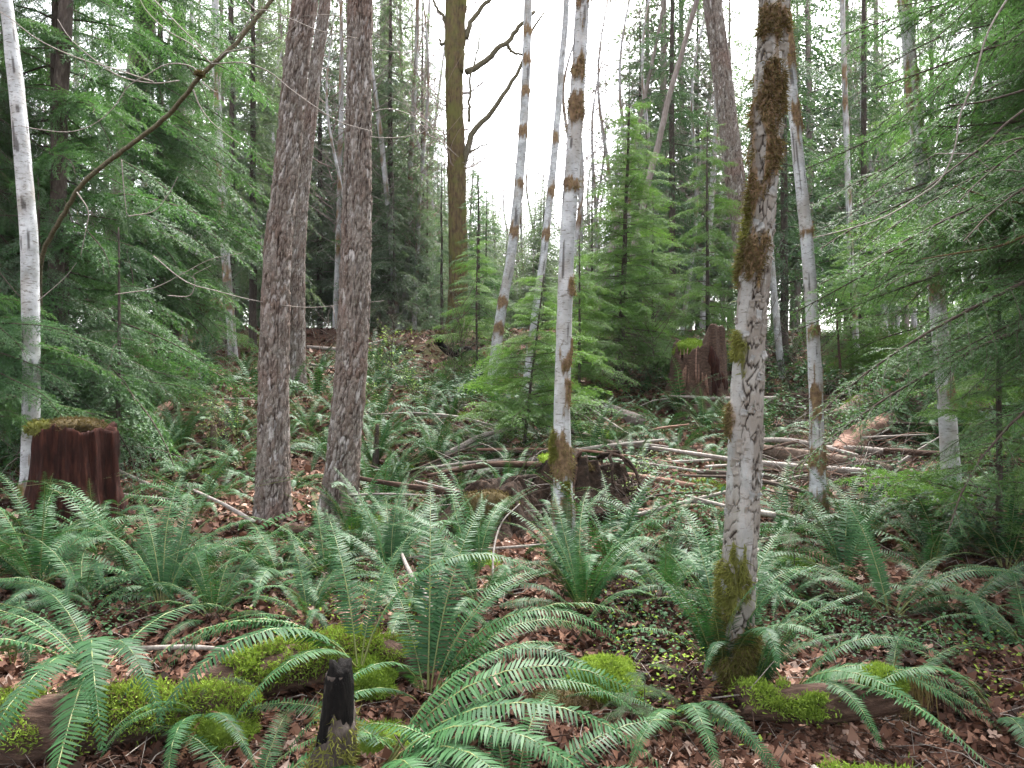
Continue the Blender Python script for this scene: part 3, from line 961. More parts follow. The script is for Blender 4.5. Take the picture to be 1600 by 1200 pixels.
photo_tree('fir_tree', 'tall bare reddish fir trunk leaning left behind the nearest alder', 'tree',
    [(1185, 570), (1168, 430), (1150, 300), (1132, 150), (1113, 0)], [40, 36, 34, 33, 32], (1185, 572), mat='fir', style='fir', n=80, ds=.03, seed=13, flare=.2)
GT, bG, pG = photo_tree('fir_tree', 'grey trunk wrapped in drooping branches at the left behind the red stump', 'tree',
    [(156, 632), (166, 540), (174, 430), (190, 300), (212, 130), (232, 0)], [36, 34, 33, 33, 33, 33], (156, 634), mat='far_bark', style='plain', n=30, ds=.06, seed=14)
photo_tree('alder_tree', 'leaning mossy alder slanting up to the right in front of the sky', 'tree',
    [(955, 570), (996, 363), (1026, 240), (1046, 133), (1066, 83), (1090, 0)], [11, 10, 10, 9, 8, 8], None, 17.5, mat='far_bark', n=14, ds=.1, seed=15, moss=rand_moss(10, 22, 9, size=.35))
photo_tree('alder_tree', 'smaller slanting mossy stem parallel to the leaning alder', 'tree',
    [(925, 545), (963, 300), (993, 233), (1006, 180), (1040, 0)], [8, 7, 6, 6, 5], None, 21, mat='far_bark', n=10, ds=.12, seed=16, moss=rand_moss(10, 22, 10, size=.35))
photo_tree('alder_tree', 'broad pale alder trunk veiled by hemlock sprays at the right', 'tree',
    [(1492, 812), (1484, 700), (1478, 600), (1460, 420), (1446, 280), (1437, 240), (1420, 60)], [32, 29, 27, 26, 25, 24, 20], (1492, 814), mat='far_alder', n=30, ds=.05, seed=17, moss=rand_moss(6, 12, 12, size=.2))
for (pts, wd, Y, lab, sd) in [
    ([(1342, 590), (1335, 480), (1326, 380), (1322, 200), (1318, 0)], [11, 10, 10, 9, 8], None, 'slim alder standing right of the thin spotted one', 21),
    ([(1222, 590), (1212, 500), (1205, 420), (1196, 200)], [13, 11, 10, 9], None, 'thin alder just visible between two nearer alders', 22),
    ([(1386, 520), (1372, 440), (1356, 330), (1330, 120)], [8, 8, 7, 6], None, 'slender alder slanting left over the brushy slope', 23),
    ([(650, 515), (652, 400), (660, 200), (672, 0)], [7, 6, 6, 5], None, 'very thin white alder on the ridge left of the mossy maple', 24),
    ([(632, 512), (638, 400), (645, 250), (650, 60)], [8, 7, 6, 5], None, 'thin brownish alder on the ridge behind the thin white one', 25),
    ([(664, 514), (672, 380), (672, 250), (690, 120)], [7, 6, 5, 4], None, 'thin crooked stem on the ridge against the maple', 26),
    ([(1545, 600), (1535, 400), (1530, 200), (1524, 0)], [13, 12, 11, 10], 17, 'pale alder stem far right behind the hemlock sprays', 27),
    ([(1578, 600), (1580, 400), (1584, 200), (1590, 0)], [11, 10, 9, 8], 21, 'pale alder stem at the right edge', 28),
    ([(1430, 580), (1425, 400), (1418, 200), (1410, 0)], [9, 8, 8, 7], 22, 'thin pale alder behind the veiled broad one', 29),
    ([(365, 520), (352, 430), (345, 300), (340, 100)], [16, 14, 13, 12], 19, 'pale alder left of the firs with mossy foot', 30),
    ([(288, 560), (296, 420), (296, 180), (300, 0)], [9, 8, 8, 7], 21, 'thin pale stem between the grey trunk and the firs', 31),
    ([(222, 560), (225, 420), (228, 180), (240, 0)], [12, 11, 10, 9], 23, 'pale stem far back beside the grey trunk', 32),
]:
    photo_tree('alder_tree', lab, 'tree', pts, wd, pts[0] if Y is None else None, Y, mat='far_alder', n=12, ds=.12, seed=sd, moss=rand_moss(9, 14, sd, size=.25))
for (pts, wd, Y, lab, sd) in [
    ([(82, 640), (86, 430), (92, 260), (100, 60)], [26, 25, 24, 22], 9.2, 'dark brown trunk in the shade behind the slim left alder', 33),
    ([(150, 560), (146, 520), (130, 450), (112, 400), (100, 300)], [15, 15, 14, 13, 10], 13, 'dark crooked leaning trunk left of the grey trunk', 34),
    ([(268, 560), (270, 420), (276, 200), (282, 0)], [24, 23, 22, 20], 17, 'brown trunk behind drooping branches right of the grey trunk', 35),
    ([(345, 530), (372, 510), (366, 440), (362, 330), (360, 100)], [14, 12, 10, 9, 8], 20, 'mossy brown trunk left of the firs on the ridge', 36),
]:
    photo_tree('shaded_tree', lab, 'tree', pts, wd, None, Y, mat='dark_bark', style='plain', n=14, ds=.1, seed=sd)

def bark_flakes():
    rg = np.random.default_rng(17)
    ms = []
    for q in range(6):
        gx, gy = np.meshgrid(np.linspace(-1, 1, 5), np.linspace(-1, 1, 5))
        ed = 1 - .25 * np.abs(vnoise(gx * 2, gy * 2, 0, q))
        V = np.stack([gx * ed * rg.uniform(.014, .022), gy * ed * rg.uniform(.02, .034), .004 * (gx ** 2) * rg.uniform(.5, 2) + .006 * np.clip(gy, 0, 1) ** 2 - .004 * gx ** 2], -1).reshape(-1, 3)
        i = np.arange(4)[:, None] * 5
        j = np.arange(4)[None, :]
        f = np.stack([i + j, i + j + 1, i + 6 + j, i + 5 + j], -1).reshape(-1, 4)
        V2 = np.vstack([V, V - [0, 0, .004]])
        e = np.array([0, 1, 2, 3, 4, 9, 14, 19, 24, 23, 22, 21, 20, 15, 10, 5])
        sd = np.stack([e, e + 25, np.roll(e, -1) + 25, np.roll(e, -1)], 1)
        ms.append(mk('bark_flake', V2, None, np.vstack([f, f[:, ::-1] + 25, sd]), [M['near_alder']], attrs={'plate': np.full(50, float(q % 3 != 0)), 'cell': np.full(50, rg.uniform(0, 1))}))
    tr = [c for c in NA.children if c.name.startswith('trunk')][0]
    co_ = np.empty(len(tr.data.vertices) * 3, np.float32)
    no_ = np.empty(len(tr.data.vertices) * 3, np.float32)
    mo_ = np.empty(len(tr.data.vertices), np.float32)
    pl_ = mo_.copy()
    tr.data.vertices.foreach_get('co', co_); tr.data.vertices.foreach_get('normal', no_)
    tr.data.attributes['moss'].data.foreach_get('value', mo_)
    tr.data.attributes['plate'].data.foreach_get('value', pl_)
    co_, no_ = co_.reshape(-1, 3), no_.reshape(-1, 3)
    ok = np.where((no_[:, 1] < -.25) & (mo_ < .1) & (pl_ > .4) & (co_[:, 2] > .5) & (co_[:, 2] < 3.7))[0]
    for k in rg.choice(ok, 110, replace=False):
        n = Vector(no_[k]); n.normalize()
        xa = Vector((0, 0, 1)).cross(n); xa.normalize()
        ya = n.cross(xa)
        B = Matrix((xa, ya, n)).transposed().to_4x4()
        o = obj('bark_flake', ms[rg.integers(0, 6)], NA, Matrix.Translation(Vector(co_[k]) + n * .003) @ B @ Euler((rg.normal(0, .12), rg.normal(0, .12), rg.normal(0, .25))).to_matrix().to_4x4() @ Matrix.Scale(rg.uniform(.6, 1.15), 4))
bark_flakes()
# ---- the mossy maple with its limbs
MP, bM, pM = photo_tree('maple_tree', 'orange mossy maple trunk on the ridge with crooked limbs', 'tree',
    [(716, 520), (715, 400), (713, 250), (711, 180), (708, 110), (708, 0)], [36, 32, 30, 30, 30, 27], (716, 522), mat='maple', style='plain', n=36, ds=.08, seed=40, flare=.5, tufts=2500,
    green=[(s, t, .7, .7, 1.0) for s, t in ((2.5, -.6), (4.4, -2.5), (5.0, -.4), (6.5, -.5), (7.4, -2.2), (8.5, -.8))])
for pts, rr in [
    ([(728, 113), (745, 105), (766, 88), (780, 75), (796, 62), (806, 48), (818, 36), (835, 18)], (.095, .05)),
    ([(793, 70), (798, 78), (806, 84), (815, 86)], (.05, .03)),
    ([(722, 262), (730, 235), (738, 210), (747, 195), (764, 180), (782, 158), (798, 128), (814, 104), (824, 60), (850, 20)], (.10, .025)),
    ([(716, 113), (720, 60), (722, 20), (724, -80)], (.16, .10)),
    ([(728, 60), (738, 30), (752, 14), (770, -10), (790, -60)], (.08, .04)),
    ([(714, 53), (700, 40), (694, 25), (684, 15), (672, -6)], (.06, .03)),
    ([(730, 240), (744, 232), (760, 225), (778, 212)], (.03, .01)),
    ([(733, 190), (734, 150), (738, 110), (748, 70), (752, 30)], (.045, .015)),
    ([(700, 60), (690, 70), (686, 62)], (.04, .03)),
]:
    mb = MB()
    add_tube(mb, rel(px_path(pts, bM.y - .05), bM), rr, 8, 22, 0, .5, .02)
    obj('limb', mb.mesh('limb', [M['maple'] if rr[0] > .11 else M['stem_bark']], True), MP)

rg = np.random.default_rng(81)
for q in range(34):
    mb = MB()
    z = rg.uniform(4.5, 13)
    a = rg.uniform(0, 6.28)
    d = np.array([math.cos(a), .5 * math.sin(a), 0])
    L = rg.uniform(.8, 2.6)
    p = np.array([0, 0, z])
    C = add_tube(mb, [p, p + d * L * .4 + [0, 0, .15 * L], p + d * L * .75 + [0, 0, .5 * L], p + d * L + [0, 0, .95 * L]], [.022, .014, .006], 4, 12, 0, .5, .03)
    for j in range(6):
        c = C[rg.integers(3, 11)]
        e = c + d * L * rg.uniform(.1, .35) + rg.normal(0, .25 * L, 3) * [1, .5, .7] + [0, 0, .2 * L]
        add_tube(mb, [c, (c + e) / 2 + rg.normal(0, .03, 3), e], [.008, .003], 3, 4, 0, .5)
    obj('twig', mb.mesh('twig', [M['pink_twig'] if q % 2 else M['twig']]), MP)
# ---- foliage-bearing conifers
def near(label, px, Y, h, r, pool, zlo, zhi, step, bl, seed, az=None, pitch=0., cat='tree', name='hemlock_tree', bark='dark_bark', lean=(0, 0), nr=True, group=None):
    b = on(px, Y)
    return conifer(label, group, name, cat, b, h, r, M[bark], pool, zlo, zhi, step, bl, seed, lean, az, nr, pitch)

near('hemlock just beyond the right edge whose sprays hang across the upper right', 1930, 4.7, 9, .12, HEM_NEAR, 2.1, 6.0, .055, 2.8, 51, (135, 222), .12)
near('hemlock at the right edge with low layered sprays over the brush', 1820, 5.9, 8, .10, HEM_NEAR, 1.5, 4.6, .14, 2.3, 52, (130, 230), .10)
near('tall hemlock beyond the right edge veiling the upper right with high sprays', 1830, 6.6, 11, .12, HEM_NEAR, 2.9, 7.6, .034, 3.2, 151, (140, 225), .10)
near('hemlock further back at the right with pale feathery sprays', 1640, 9.5, 9, .07, BRT_MID, .5, 6.5, .06, 2.0, 53, None, .05, nr=False)
near('cedar beyond the left edge with pale hanging fronds at the upper left', -170, 8.9, 10, .16, CED_NEAR, 1.4, 7.2, .085, 2.9, 54, (-45, 55), .12, name='cedar_tree')
near('hemlock at the left edge with low sprays around the red stump', -60, 9.6, 9, .12, HEM_NEAR, .6, 5.5, .11, 2.3, 55, (-60, 70), .10)
near('dark hemlock behind the red stump with long drooping branches', 92, 9.8, 11, .13, HEM_BIG, .8, 8.0, .055, 2.9, 56, None, .12, nr=False)
near('young hemlock left of the red stump with sprays hanging over its top', -45, 7.5, 3.4, .04, HEM_BIG, 1.0, 2.3, .11, 2.0, 159, (-30, 45), .02, nr=False)
near('young cedar behind the red stump with pale sprays drooping over its top', 60, 8.9, 3.6, .04, CED_MID, .95, 3.4, .055, 1.35, 157, (-110, 30), .05, name='cedar_tree', nr=False)
near('small hemlock with layered pale sprays at the right edge under the bigger one', 1560, 6.4, 3.2, .03, BRT_MID, .35, 3.1, .06, 1.35, 158, None, .02, nr=False)
near('small cedar with pale low fronds right of the red stump', 185, 8.9, 3.0, .03, CED_MID, .35, 2.8, .10, 1.2, 57, None, .05, name='cedar_tree', nr=False)
rgx = np.random.default_rng(77)
zz = 2.0
while zz < 8.4:                                   # branches of the grey trunk
    q = rgx.integers(0, 4)
    obj('branch', HEM_BIG[q], GT, TRS(((np.interp(zz, [0, 6.8], [0, .72])), 0, zz), (rgx.normal(0, .1), rgx.normal(.22, .12), R(rgx.uniform(-95, 60) if rgx.uniform() < .8 else rgx.uniform(0, 360))), rgx.uniform(.72, 1.25)))
    zz += rgx.uniform(.05, .13)
LH = near('little bright hemlock standing before the thin leaning alders', 814, 9.7, 2.5, .024, BRT_MID, .50, 2.5, .026, 1.3, 58, None, -.02, nr=False, lean=(.30, .1))
near('bushy green hemlock on the slope behind the white middle alder', 968, 14.5, 5.6, .07, BRT_MID, .6, 5.6, .032, 1.9, 59, None, .04, nr=False, lean=(.2, 0))
near('young hemlock between the white alder and the bushy one', 905, 12.5, 3.0, .03, BRT_MID, .3, 2.9, .035, 1.2, 201, None, .0, nr=False)
near('young hemlock close behind the thin leaning alders', 745, 15.5, 3.2, .03, BRT_MID, .3, 3.1, .05, 1.3, 202, None, .02, nr=False)
near('young hemlock in front of the old cedar stump to its left', 1020, 16.5, 4.2, .04, BRT_MID, .4, 4.1, .045, 1.5, 203, None, .02, nr=False)
near('small hemlock on the slope right of the thin spotted alder', 1330, 15.0, 3.2, .03, BRT_MID, .3, 3.1, .05, 1.4, 204, None, .02, nr=False)
near('young hemlock beside the leaning fir behind the nearest alder', 1105, 15.5, 5.4, .05, BRT_MID, .5, 5.3, .06, 1.5, 60, None, .05, nr=False)
near('young hemlock on the ridge right of the maple', 748, 19.5, 4.6, .05, HEM_MID, .3, 4.5, .05, 1.3, 61, None, .05, nr=False)
near('drooping conifer just left of the maple on the ridge', 690, 21.5, 5.0, .05, CED_MID, .3, 4.8, .06, 1.3, 62, None, .1, name='cedar_tree', nr=False)
near('dark cedar with hanging branches left of the leaning fir', 1050, 21, 13, .11, DRK_MID, 2.0, 12.0, .12, 2.4, 63, None, .12, name='cedar_tree', nr=False)
near('dark conifer between the nearest alder and the thin spotted one', 1225, 17.5, 12, .10, DRK_MID, 1.2, 10.5, .12, 2.3, 64, None, .08, nr=False)
near('dark conifer behind the slim alder at the right', 1350, 20.5, 13, .11, DRK_MID, 1.2, 12, .13, 2.4, 65, None, .08, nr=False)
near('green hemlock behind the veiled broad alder', 1455, 13.5, 8, .08, BRT_MID, .9, 7.6, .06, 2.1, 66, None, .06, nr=False)
near('hemlock far right behind the pale alder stems', 1600, 16.5, 10, .12, HEM_MID, .6, 9.2, .06, 2.4, 67, None, .06, nr=False)
near('pale drooping cedar behind the two close fir trunks', 610, 24.5, 14, .11, PAL_MID, 1.0, 12.5, .055, 2.5, 68, None, .1, name='cedar_tree', nr=False)
near('pale drooping cedar left of the close fir trunks', 395, 20.5, 13, .11, PAL_MID, 2.2, 11.5, .055, 2.4, 69, None, .1, name='cedar_tree', nr=False)
near('hemlock behind the grey trunk on the left slope', 250, 15.5, 11, .10, HEM_BIG, 1.6, 9.5, .055, 2.3, 70, None, .1, nr=False)
near('dark hemlock in the shade at the left behind the slim alder', 10, 13.5, 11, .13, DRK_MID, .8, 9.0, .06, 2.5, 71, None, .1, nr=False)
near('drooping cedar between the two close fir trunks, far back', 500, 27, 15, .11, PAL_MID, 1.2, 13, .06, 2.6, 72, None, .1, name='cedar_tree', nr=False)

for k, (px, Y, h, bl, lab) in enumerate([(420, 24.5, 6.5, 1.9, 'pale young conifer on the ridge close left of the left fir'), (545, 26, 7.5, 2.0, 'pale young conifer on the ridge between the close firs'), (615, 23.5, 5.0, 1.7, 'pale young conifer on the ridge right of the right fir'),
        (668, 25.5, 6.0, 1.8, 'pale young conifer on the ridge left of the maple'), (760, 26, 5.2, 1.8, 'pale young conifer on the ridge right of the maple'), (850, 25, 5.5, 1.9, 'pale young conifer on the ridge behind the thinnest middle alder'),
        (925, 24, 5.5, 1.9, 'pale young conifer on the ridge right of the white alder'), (340, 23.5, 6, 1.9, 'pale young conifer on the left part of the ridge'), (1010, 23.5, 7, 2.0, 'pale young conifer behind the bushy green hemlock'), (585, 29, 9, 2.2, 'taller pale conifer behind the right fir'), (455, 30, 10, 2.3, 'taller pale conifer behind the left fir')]):
    near(lab, px, Y, h, .05, PAL_MID, .25, h - .1, .10, bl, 170 + k, None, .06, nr=False)
for k, (px, Y, h, bl, lab) in enumerate([(660, 28, 13, 2.6, 'pale drooping cedar just left of the maple, far back'), (535, 33, 15, 2.8, 'pale drooping cedar showing between the close firs'), (1000, 27, 12, 2.5, 'pale drooping cedar right of the bright sky gap'), (1090, 29, 14, 2.6, 'pale cedar behind the leaning fir')]):
    near(lab, px, Y, h, .10, PAL_MID, .8, h - .5, .06, bl, 190 + k, None, .1, name='cedar_tree', nr=False)
# ---- the forest beyond the ridge
def beyond(px, y):
    marks = [(-200, 'left of the slim left alder'), (47, 'between the slim left alder and the grey trunk'), (200, 'between the grey trunk and the left fir'), (440, 'between the two close firs'), (560, 'between the right fir and the maple'),
             (712, 'between the maple and the leaning thin alders'), (800, 'between the leaning thin alders and the white alder'), (890, 'between the white alder and the old cedar stump'), (1060, 'between the old cedar stump and the nearest alder'),
             (1190, 'between the nearest and the thin spotted alder'), (1265, 'right of the thin spotted alder'), (1400, 'behind the veiled broad alder'), (1520, 'at the far right')]
    return ('just beyond the ridge ' if y < 34 else ('beyond the ridge ' if y < 48 else 'farthest off ')) + [m for q, m in marks if q <= px][-1]
def far_forest():
    rg = np.random.default_rng(91)
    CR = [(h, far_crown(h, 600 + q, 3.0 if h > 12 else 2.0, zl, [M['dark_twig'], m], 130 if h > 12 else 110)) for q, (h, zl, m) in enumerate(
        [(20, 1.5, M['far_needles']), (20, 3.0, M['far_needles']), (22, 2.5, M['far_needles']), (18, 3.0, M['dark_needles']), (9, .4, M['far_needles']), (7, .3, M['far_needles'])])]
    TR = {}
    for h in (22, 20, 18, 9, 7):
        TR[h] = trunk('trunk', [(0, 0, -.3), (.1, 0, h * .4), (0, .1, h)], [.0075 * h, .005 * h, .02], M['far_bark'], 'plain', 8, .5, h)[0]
    k = 0
    while k < 62:
        y = rg.uniform(25, 62)
        px = rg.uniform(-150, 1750)
        gap = 690 < px < 1030
        if gap and y < 36 : continue
        i = int(rg.integers(4, 6)) if gap or (k % 5 == 0) else int(rg.integers(0, 4))
        sc = rg.uniform(.8, 1.2)
        if 400 < px <= 690 and (y < 40 or rg.uniform() < .5): continue
        b = on(px, y)
        root = empty('conifer_tree', b)
        tag(root, ('young ' if i > 3 else 'tall ') + ('dark' if i == 3 else 'pale') + ' conifer ' + beyond(px, y), 'tree', 'conifers beyond the ridge')
        h, cr = CR[i]
        root.scale = (sc * rg.uniform(.9, 1.15),) * 2 + (sc,)
        root.rotation_euler = (rg.normal(0, .02), rg.normal(0, .02), rg.uniform(0, 6.28))
        obj('trunk', TR[h], root)
        obj('crown', cr, root)
        k += 1
    for k in range(70):
        mid = k < 38
        px = rg.uniform(640, 1015) if mid else (rg.uniform(300, 700) if k < 58 else rg.uniform(1000, 1650))
        y = rg.uniform(26, 46)
        b = on(px, y)
        i = int(rg.integers(4, 6)) if mid else (k % 2)
        h, cr = CR[i]
        sc = (.21 if mid and px > 735 else .25) * y * rg.uniform(.7, 1.1) / h if mid else rg.uniform(.7, 1.1)
        root = empty('conifer_tree', b)
        tag(root, ('slim low ' if mid else 'slim tall ') + 'conifer ' + beyond(px, y), 'tree', 'conifers beyond the ridge')
        root.scale = (sc, sc, sc)
        root.rotation_euler = (rg.normal(0, .02), rg.normal(0, .02), rg.uniform(0, 6.28))
        obj('trunk', TR[h], root)
        obj('crown', cr, root)
    AL = []
    for q in range(6):
        h = 17
        t, _ = trunk('trunk', [(0, 0, -.3), (rg.normal(0, .2), rg.normal(0, .2), 6), (rg.normal(0, .5), rg.normal(0, .3), 12), (rg.normal(0, .8), 0, h)], [.12, .10, .07, .02], M['far_alder'], 'alder', 8, .3, 700 + q, rand_moss(17, 12, q, size=.4))
        AL.append((t, bare_crown(h, 3.5, 720 + q, 60, 2.4, .8, [M['twig'] if q % 2 else M['pink_twig']], .020, 7)))
    for k in range(130):
        y = rg.uniform(21, 52)
        px = rg.uniform(-60, 1660)
        if k % 4 == 0: px = rg.uniform(560, 1080)
        if 735 < px < 800 and y < 40: continue
        b = on(px, y)
        root = empty('alder_tree', b)
        tag(root, 'bare pale alder ' + beyond(px, y), 'tree', 'alders beyond the ridge')
        sc = rg.uniform(.55, 1.1)
        if 720 < px < 1000: sc = rg.uniform(.4, .75)
        root.scale = (sc, sc, sc)
        tl = rg.normal(.02, .06)
        root.rotation_euler = (rg.normal(0, .05), tl, rg.normal(0, .25))
        root['label'] = ('tall' if sc > .88 else ('short' if sc < .62 else 'middling')) + (' right-leaning alder ' if tl > .05 else (' left-leaning alder ' if tl < -.02 else ' upright alder ')) + beyond(px, y)
        t, c = AL[k % 6]
        obj('trunk', t, root)
        obj('crown', c, root)
far_forest()

# ================================================================== STUMPS, LOGS, STICKS
def moss_mound(name, p, size, n, seed, parent=None, mat=('moss',), blade=.020, label=None, group=None, core=True):
    """a cushion of moss: many small leaves over a lumpy core"""
    rg = np.random.default_rng(seed)
    mb = MB()
    sx, sy, sz = size
    d = rg.normal(0, 1, (n, 3))
    d[:, 2] = np.abs(d[:, 2]) * 1.1 - .15
    d /= np.linalg.norm(d, axis=1)[:, None]
    def surf(q):
        k = 1 + .38 * fbm(q[:, 0] * 1.6 + seed, q[:, 1] * 1.6, q[:, 2] * 1.6, 3, seed)
        return q * k[:, None] * np.array([sx, sy, sz])
    if core:
        m1, m2 = 10, 20
        ph, th = np.meshgrid(np.linspace(-.15, 1, m1) * math.pi / 2, np.arange(m2) / m2 * 2 * math.pi, indexing='ij')
        q = np.stack([np.cos(ph) * np.cos(th), np.cos(ph) * np.sin(th), np.sin(ph)], -1).reshape(-1, 3)
        i = np.arange(m1 - 1)[:, None] * m2
        j = np.arange(m2)[None, :]
        j2 = (j + 1) % m2
        mb.add(surf(q) * .96, None, np.stack([i + j, i + j2, i + m2 + j2, i + m2 + j], -1).reshape(-1, 4), 0, .1)
    N = d * np.array([1 / sx, 1 / sy, 1 / sz]); N /= np.linalg.norm(N, axis=1)[:, None]
    cl = rg.uniform(0, 1, n)
    blades(mb, surf(d), N, blade, blade * .34, rg, 0, .7)
    blades(mb, surf(d[: n // 2]) * 1.02, N[: n // 2], blade * 1.2, blade * .4, rg, 0, .9)
    o = obj(name, mb.mesh(name, [M[mat[0]]]), parent)
    o.location = p
    if parent is None: tag(o, label, 'moss', group)
    else: tag(o, kind='stuff')
    return o

def log(name, label, pts, radii, mat, seed, cat='log', group=None, n=28, ds=.03, moss=(), blade=.02, end=None, splinter=0, rough=.30):
    """fallen log between world points; moss = list of (t, along, count, thick)"""
    P = [Vector(p) for p in pts]
    b = P[0].copy()
    root = empty(name, b)
    tag(root, label, cat, group)
    L = sum((P[i + 1] - P[i]).length for i in range(len(P) - 1))
    m = max(8, int(L / ds))
    C = catmull(rel(P, b), m)
    r = np.interp(np.linspace(0, 1, m), np.linspace(0, 1, len(radii)), radii)
    T, U, W = frames(C)
    th = np.arange(n) / n * 2 * np.pi
    S, TH = np.meshgrid(np.linspace(0, L, m), th, indexing='ij')
    X, Y = np.cos(TH), np.sin(TH)
    RR = r[:, None] * (1 + rough * fbm(X * 1.8, Y * 1.8, S * 3.0, 4, seed) + rough * .5 * fbm(X * 6, Y * 6, S * 2.0, 3, seed + 4))
    V = C[:, None, :] + RR[..., None] * (X[..., None] * U[:, None, :] + Y[..., None] * W[:, None, :])
    if splinter:
        rg = np.random.default_rng(seed)
        V[-1] += T[-1] * rg.uniform(0, splinter, n)[:, None]
        V[0] -= T[0] * rg.uniform(0, splinter, n)[:, None]
    i = np.arange(m - 1)[:, None] * n
    j = np.arange(n)[None, :]
    j2 = (j + 1) % n
    Q = np.stack([i + j, i + j2, i + n + j2, i + n + j], -1).reshape(-1, 4)
    a, c = m * n, m * n + 1
    VV = np.vstack([V.reshape(-1, 3), C[0], C[-1]])
    T3 = [(a, (k + 1) % n, k) for k in range(n)] + [(c, (m - 1) * n + k, (m - 1) * n + (k + 1) % n) for k in range(n)]
    obj('stem', mk('stem', VV, T3, Q, [mat], smooth=True), root)
    rg = np.random.default_rng(seed + 1)
    Vf = V.reshape(-1, 3)
    Nf = (X[..., None] * U[:, None, :] + Y[..., None] * W[:, None, :]).reshape(-1, 3)
    for (t, al, cnt, key) in moss:
        tt = (S.ravel() / L - t) / al
        wgt = np.exp(-tt ** 2) * np.clip(Nf[:, 2] + .25, 0, 1) * (fbm(Vf[:, 0] * 5, Vf[:, 1] * 5, Vf[:, 2] * 5, 3, seed + 2) > -.12)
        if wgt.sum() <= 0: continue
        idx = rg.choice(len(Vf), cnt, p=wgt / wgt.sum())
        mb = MB()
        lift = np.abs(rg.normal(0, .022, cnt) * (.3 + 1.2 * np.abs(vnoise(Vf[idx, 0] * 7, Vf[idx, 1] * 7, Vf[idx, 2] * 7, seed))))[:, None]
        blades(mb, Vf[idx] + rg.normal(0, .012, (cnt, 3)) + Nf[idx] * lift, Nf[idx] + np.array([0, 0, .15]), blade * 1.1, blade * .34, rg, 0, .85)
        tag(obj('moss', mb.mesh('moss', [M[key]]), root), kind='stuff')
    return root

# red rotten stump at the left
def stump(name, label, base, height, r0, r1, mats, seed, jag=.25, moss=None, n=84, flare=.35, lean=(0, 0), groove=.12):
    root = empty(name, base)
    tag(root, label, 'stump')
    m = 40
    z = np.linspace(-.12, height, m)
    th = np.arange(n) / n * 2 * np.pi
    S, TH = np.meshgrid(z, th, indexing='ij')
    X, Y = np.cos(TH), np.sin(TH)
    f = np.clip(S / height, 0, 1)
    RR = (r0 + (r1 - r0) * f) * (1 + flare * np.exp(-np.clip(S, 0, 9) / .16) * (1 + .5 * np.cos(4 * TH + seed)))
    RR = RR * (1 + groove * fbm(X * 5, Y * 5, S * .8, 4, seed) + .10 * vnoise(X * 1.4, Y * 1.4, S * .6, seed + 2) + .09 * fbm(X * 13, Y * 13, S * 1.3, 3, seed + 3) + .04 * fbm(X * 9, Y * 9, S * 9, 3, seed + 4))
    top = height * (1 - jag * (.5 + .9 * fbm(X[0] * 1.6, Y[0] * 1.6, 0, 4, seed + 5)) - .05 * np.abs(vnoise(X[0] * 9, Y[0] * 9, 0, seed + 6)))
    Z = np.minimum(S, top[None, :])
    k = (S - Z)
    RR = RR * np.clip(1 - k / (height * .35), .15, 1)
    Z = Z - .5 * k
    V = np.stack([RR * X + lean[0] * f, RR * Y + lean[1] * f, Z], -1)
    i = np.arange(m - 1)[:, None] * n
    j = np.arange(n)[None, :]
    j2 = (j + 1) % n
    Q = np.stack([i + j, i + j2, i + n + j2, i + n + j], -1).reshape(-1, 4)
    c = m * n
    VV = np.vstack([V.reshape(-1, 3), [lean[0], lean[1], float(Z[-1].mean())]])
    obj('stump_wood', mk('stump_wood', VV, [(c, (m - 1) * n + k, (m - 1) * n + (k + 1) % n) for k in range(n)], Q, [mats[0]], smooth=True), root)
    return root, V

RS, _ = stump('tree_stump', 'broad red rotten stump under branches at the left', ground_at(116, 822), 1.06, .37, .32, [M['rot']], 3, .13, groove=.32)
moss_mound('moss', (.0, .0, .93), (.27, .25, .09), 900, 30, RS, ('dull_moss',), .03)
moss_mound('moss', (-.22, -.16, .90), (.12, .12, .1), 400, 29, RS, ('mid_moss',), .03)
bCS = ground_at(1090, 642)
CS, _ = stump('tree_stump', 'old cedar stump with red rotten side and mossy top on the slope', bCS, 1.50, .52, .42, [M['rot2']], 8, .45, groove=.2)
mb = MB()
rg = np.random.default_rng(5)
for q in range(46):
    a = rg.uniform(-3.0, -1.2)
    p = np.array([.47 * math.cos(a), .47 * math.sin(a), rg.uniform(.15, .5)])
    h = rg.uniform(.35, .62)
    e = np.array([.42 * math.cos(a), .42 * math.sin(a), p[2] + h])
    add_tube(mb, [p * [1.06, 1.06, 1], (p + e) / 2 + rg.normal(0, .012, 3), e], [.016, .014, .006], 4, 4, 0, 0)
tag(obj('splinters', mb.mesh('splinters', [M['split']]), CS), kind='stuff')
mb = MB()
rg2 = np.random.default_rng(6)
for q in range(14):
    a = rg2.uniform(-1.3, .3)
    p = np.array([.44 * math.cos(a), .44 * math.sin(a), rg2.uniform(.2, .9)])
    add_tube(mb, [p - [0, 0, .2], p + [.02, -.02, 0], p + [0, 0, .22]], [.05, .075, .02], 6, 6, 0, 0, .01)
o = obj('rotten_wood', mb.mesh('rotten_wood', [M['rot']], True), CS); o['label'] = 'red crumbling rotten wood'
moss_mound('moss', (-.08, -.05, 1.02), (.30, .26, .20), 1300, 31, CS, ('moss',), .035)

